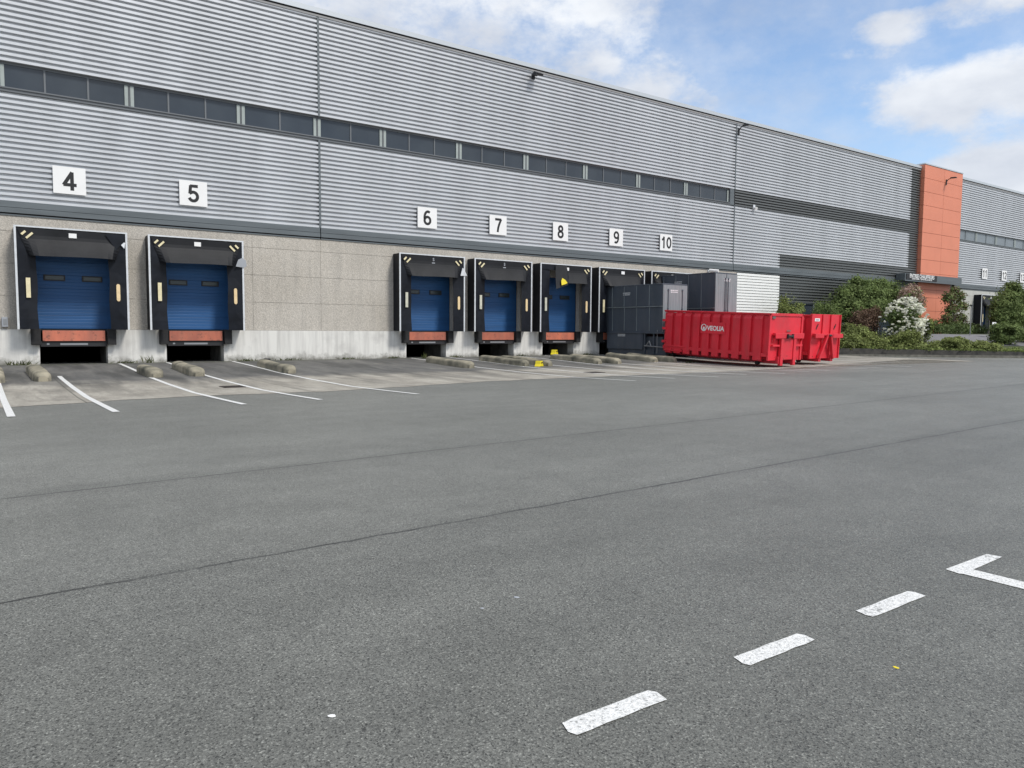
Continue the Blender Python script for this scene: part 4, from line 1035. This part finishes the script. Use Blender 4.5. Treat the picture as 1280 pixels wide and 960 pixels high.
# small garden sign
root = empty('garden_sign', (61.6, 25.0, gh(61.6, 25))); tag(root, 'small white sign on a thin post left of the right-hand conifer shrub', 'sign')
z = 2.05 - gh(61.6, 25); b = MB(); b.box(-.32, .32, -.02, .0, z-.24, z+.26); b.build('panel', M['white'], root); b = MB(); b.tube((0, .03, -.2), (0, .03, z+.2), .03); b.build('post', M['galv'], root)
b = MB(); b.box(-.18, .2, -.026, -.02, z-.04, z+.06); b.build('print', M['tag_grey'], root)
root = empty('garden_post', (61.3, 26.5, gh(61.3, 26.5))); tag(root, 'thin grey post with a flat top left of the right-hand tree', 'post')
b = MB(); b.tube((0, 0, -.1), (0, 0, 2.2), .03); b.build('pole', M['galv'], root); b = MB(); b.box(-.1, .1, -.1, .1, 2.2, 2.3); b.build('cap', M['lamp'], root)

# ------------------------------------------------------------------ small things on the ground
def drain(x, y, w, l, label):
    b = MB()
    b.box(-w/2, w/2, -l/2, -l/2+.04, 0, .012); b.box(-w/2, w/2, l/2-.04, l/2, 0, .012); b.box(-w/2, -w/2+.04, -l/2, l/2, 0, .0125); b.box(w/2-.04, w/2, -l/2, l/2, 0, .0125)
    for i in range(9): b.box(-w/2+.04+i*(w-.08)/9, -w/2+.04+(i+.55)*(w-.08)/9, -l/2+.04, l/2-.04, 0, .010)
    b.box(-w/2+.02, w/2-.02, -l/2+.02, l/2-.02, 0, .003)
    o = b.build('drain_grate', M['drain'], loc=(x, y, gz(y)+.008)); tag(o, label, 'drain', 'iron drain grates')
drain(5.55, 20.8, .55, .6, 'rusty drain grate on the pale concrete in front of dock 5')
drain(18.8, 21.15, .6, .55, 'dark drain grate on the pale concrete in front of dock 6')
def pebble(x, y, r, m, label, name='litter', cat='litter', flat=.35):
    b = MB(); vs = [(0, 0, r*flat*1.1)]; n = 9
    for j, (rr_, zz) in enumerate(((.6, .9), (1.0, .3), (.9, 0))):
        for i in range(n):
            t = 2*math.pi*i/n; k = random.uniform(.8, 1.15); vs.append((math.cos(t)*r*rr_*k*1.5, math.sin(t)*r*rr_*k, r*flat*zz))
    fs = [(0, 1+i, 1+(i+1) % n) for i in range(n)]
    for j in range(2): fs += [(1+j*n+i, 1+(j+1)*n+i, 1+(j+1)*n+(i+1) % n, 1+j*n+(i+1) % n) for i in range(n)]
    o = b.add(vs, fs).build(name, m, loc=(x, y, .001)); o.rotation_euler.z = random.uniform(0, 3); tag(o, label, cat)
pebble(1.07, 2.70, .011, M['white'], 'white scrap on the asphalt at the lower left centre')
pebble(2.42, 3.35, .012, M['tag_grey'], 'pale scrap on the asphalt near the middle of the yard, right one of two')
pebble(2.17, 3.32, .008, M['tag_grey'], 'tiny pale scrap on the asphalt, left one of two')
pebble(3.31, 1.67, .010, M['yellow'], 'small yellow leaf on the asphalt right of the dashed line', 'leaf', 'leaf', .1)

# ------------------------------------------------------------------ world: Nishita sky with procedural clouds
SUN_EL, SUN_AZ = 50.0, 158.0      # azimuth measured from +Y (into the wall) clockwise: behind the camera, to the right
w = bpy.data.worlds.new('World'); sc.world = w; w.use_nodes = True; nt = w.node_tree; N = nt.nodes; L = nt.links
bg = N['Background']; STR = 0.15; bg.inputs[1].default_value = STR
sky = N.new('ShaderNodeTexSky'); sky.sky_type = 'NISHITA'; sky.sun_disc = False
sky.sun_elevation = math.radians(SUN_EL); sky.sun_rotation = math.radians(SUN_AZ); sky.air_density = 1.0; sky.dust_density = .6; sky.ozone_density = 2.2
tc = N.new('ShaderNodeTexCoord'); D = tc.outputs['Generated']
sx = N.new('ShaderNodeSeparateXYZ'); L.new(D, sx.inputs[0])
def vm(op, a, b_):
    n = N.new('ShaderNodeVectorMath'); n.operation = op
    for i, v in enumerate((a, b_)):
        if isinstance(v, (tuple, list)): n.inputs[i].default_value = v
        else: L.new(v, n.inputs[i])
    return n
RV = (.8156, -.5786, .0066)
def blob(c, a, b_, amp):
    d = vm('SUBTRACT', D, c).outputs[0]
    hx_ = math_node(nt, 'DIVIDE', vm('DOT_PRODUCT', d, RV).outputs['Value'], a)
    sz = N.new('ShaderNodeSeparateXYZ'); L.new(d, sz.inputs[0]); vz = math_node(nt, 'DIVIDE', sz.outputs[2], b_)
    q = math_node(nt, 'ADD', math_node(nt, 'MULTIPLY', hx_, hx_), math_node(nt, 'MULTIPLY', vz, vz))
    dd = vm('DOT_PRODUCT', D, c).outputs['Value']
    f = math_node(nt, 'MULTIPLY', mapr(nt, q, 0, 1, amp, 0), math_node(nt, 'GREATER_THAN', dd, 0))
    return f
# cloud plane coordinates
zc = math_node(nt, 'MAXIMUM', sx.outputs[2], .03); zc = math_node(nt, 'ADD', zc, .12)
cmb = N.new('ShaderNodeCombineXYZ'); L.new(math_node(nt, 'DIVIDE', sx.outputs[0], zc), cmb.inputs[0]); L.new(math_node(nt, 'DIVIDE', sx.outputs[1], zc), cmb.inputs[1])
n1 = noise(nt, cmb.outputs[0], 1.5, 9, .58)
n3 = noise(nt, mapping(nt, D, (1, 1, 1.8)), 7.0, 8, .6)
n4 = noise(nt, mapping(nt, D, (1, 1, 1.5)), 22.0, 8, .65)
nn = math_node(nt, 'ADD', math_node(nt, 'MULTIPLY', n1, .5), math_node(nt, 'ADD', math_node(nt, 'MULTIPLY', n3, 1.1), math_node(nt, 'MULTIPLY', n4, .6)))
cov = .58
acc = math_node(nt, 'ADD', math_node(nt, 'SUBTRACT', nn, 1.1), .30)
for c, a, b_, amp in (((.83, .47, .31), .30, .19, -.72), ((.7451, .584, .3221), .11, .09, -.34), ((.89, .40, .20), .12, .07, -.25),
                      ((.8512, .4491, .2714), .17, .06, .52), ((.8977, .3768, .2284), .13, .085, .5), ((.8159, .4777, .3258), .06, .028, .42),
                      ((.7746, .5504, .3115), .07, .025, .5), ((.8536, .3947, .34), .11, .03, .62), ((.7189, .6326, .2882), .10, .06, .45), ((.908, .3858, .1633), .10, .045, .5)):
    acc = math_node(nt, 'ADD', acc, blob(c, a, b_, amp))
fac = mapr(nt, acc, -.03, .22); 
sm = N.new('ShaderNodeMapRange'); sm.interpolation_type = 'SMOOTHSTEP'; sm.inputs[1].default_value = -.08; sm.inputs[2].default_value = .40; L.new(acc, sm.inputs[0]); fac = math_node(nt, 'MAXIMUM', sm.outputs[0], mapr(nt, nn, .9, 1.25, .04, .36))
shade = mapr(nt, noise(nt, mapping(nt, D, (1, 1, 2.2)), 3.6, 7, .55), .36, .64)
thick = mapr(nt, acc, .1, .5)
grey = (3.0, 3.25, 3.75); white = (5.0, 5.15, 5.35)
cc = mix_col(nt, shade, grey, white)
out = mix_col(nt, math_node(nt, 'MULTIPLY', fac, .97), sky.outputs[0], cc)
L.new(out, bg.inputs[0])

sun = bpy.data.lights.new('sun', 'SUN'); sun.energy = 2.2; sun.angle = math.radians(12); sun.color = (1, .96, .9)
so = bpy.data.objects.new('sun', sun); col.objects.link(so)
az = math.radians(SUN_AZ); el = math.radians(SUN_EL)
sd = Vector((math.sin(az)*math.cos(el), math.cos(az)*math.cos(el), math.sin(el)))
so.rotation_euler = (-sd).to_track_quat('-Z', 'Y').to_euler(); so.location = (0, -20, 40)

# ------------------------------------------------------------------ camera
cam = bpy.data.cameras.new('camera'); co = bpy.data.objects.new('camera', cam); col.objects.link(co); sc.camera = co
cam.sensor_width = 36; cam.lens = 36*940.565/1280; cam.clip_start = .05; cam.clip_end = 3000
r = Vector((.81561149, -.57856248, .00658488)); u = Vector((.0360926, .06223244, .99740887)); bk = Vector((-.57747314, -.81326046, .0716393))
Mx = Matrix(((r.x, u.x, bk.x, 0), (r.y, u.y, bk.y, 0), (r.z, u.z, bk.z, 1.5), (0, 0, 0, 1)))
co.matrix_world = Mx
sc.view_settings.view_transform = 'Standard'; sc.view_settings.look = 'None'; sc.view_settings.gamma = 1; sc.view_settings.exposure = 0.38
sc.render.resolution_x = 1024; sc.render.resolution_y = 768
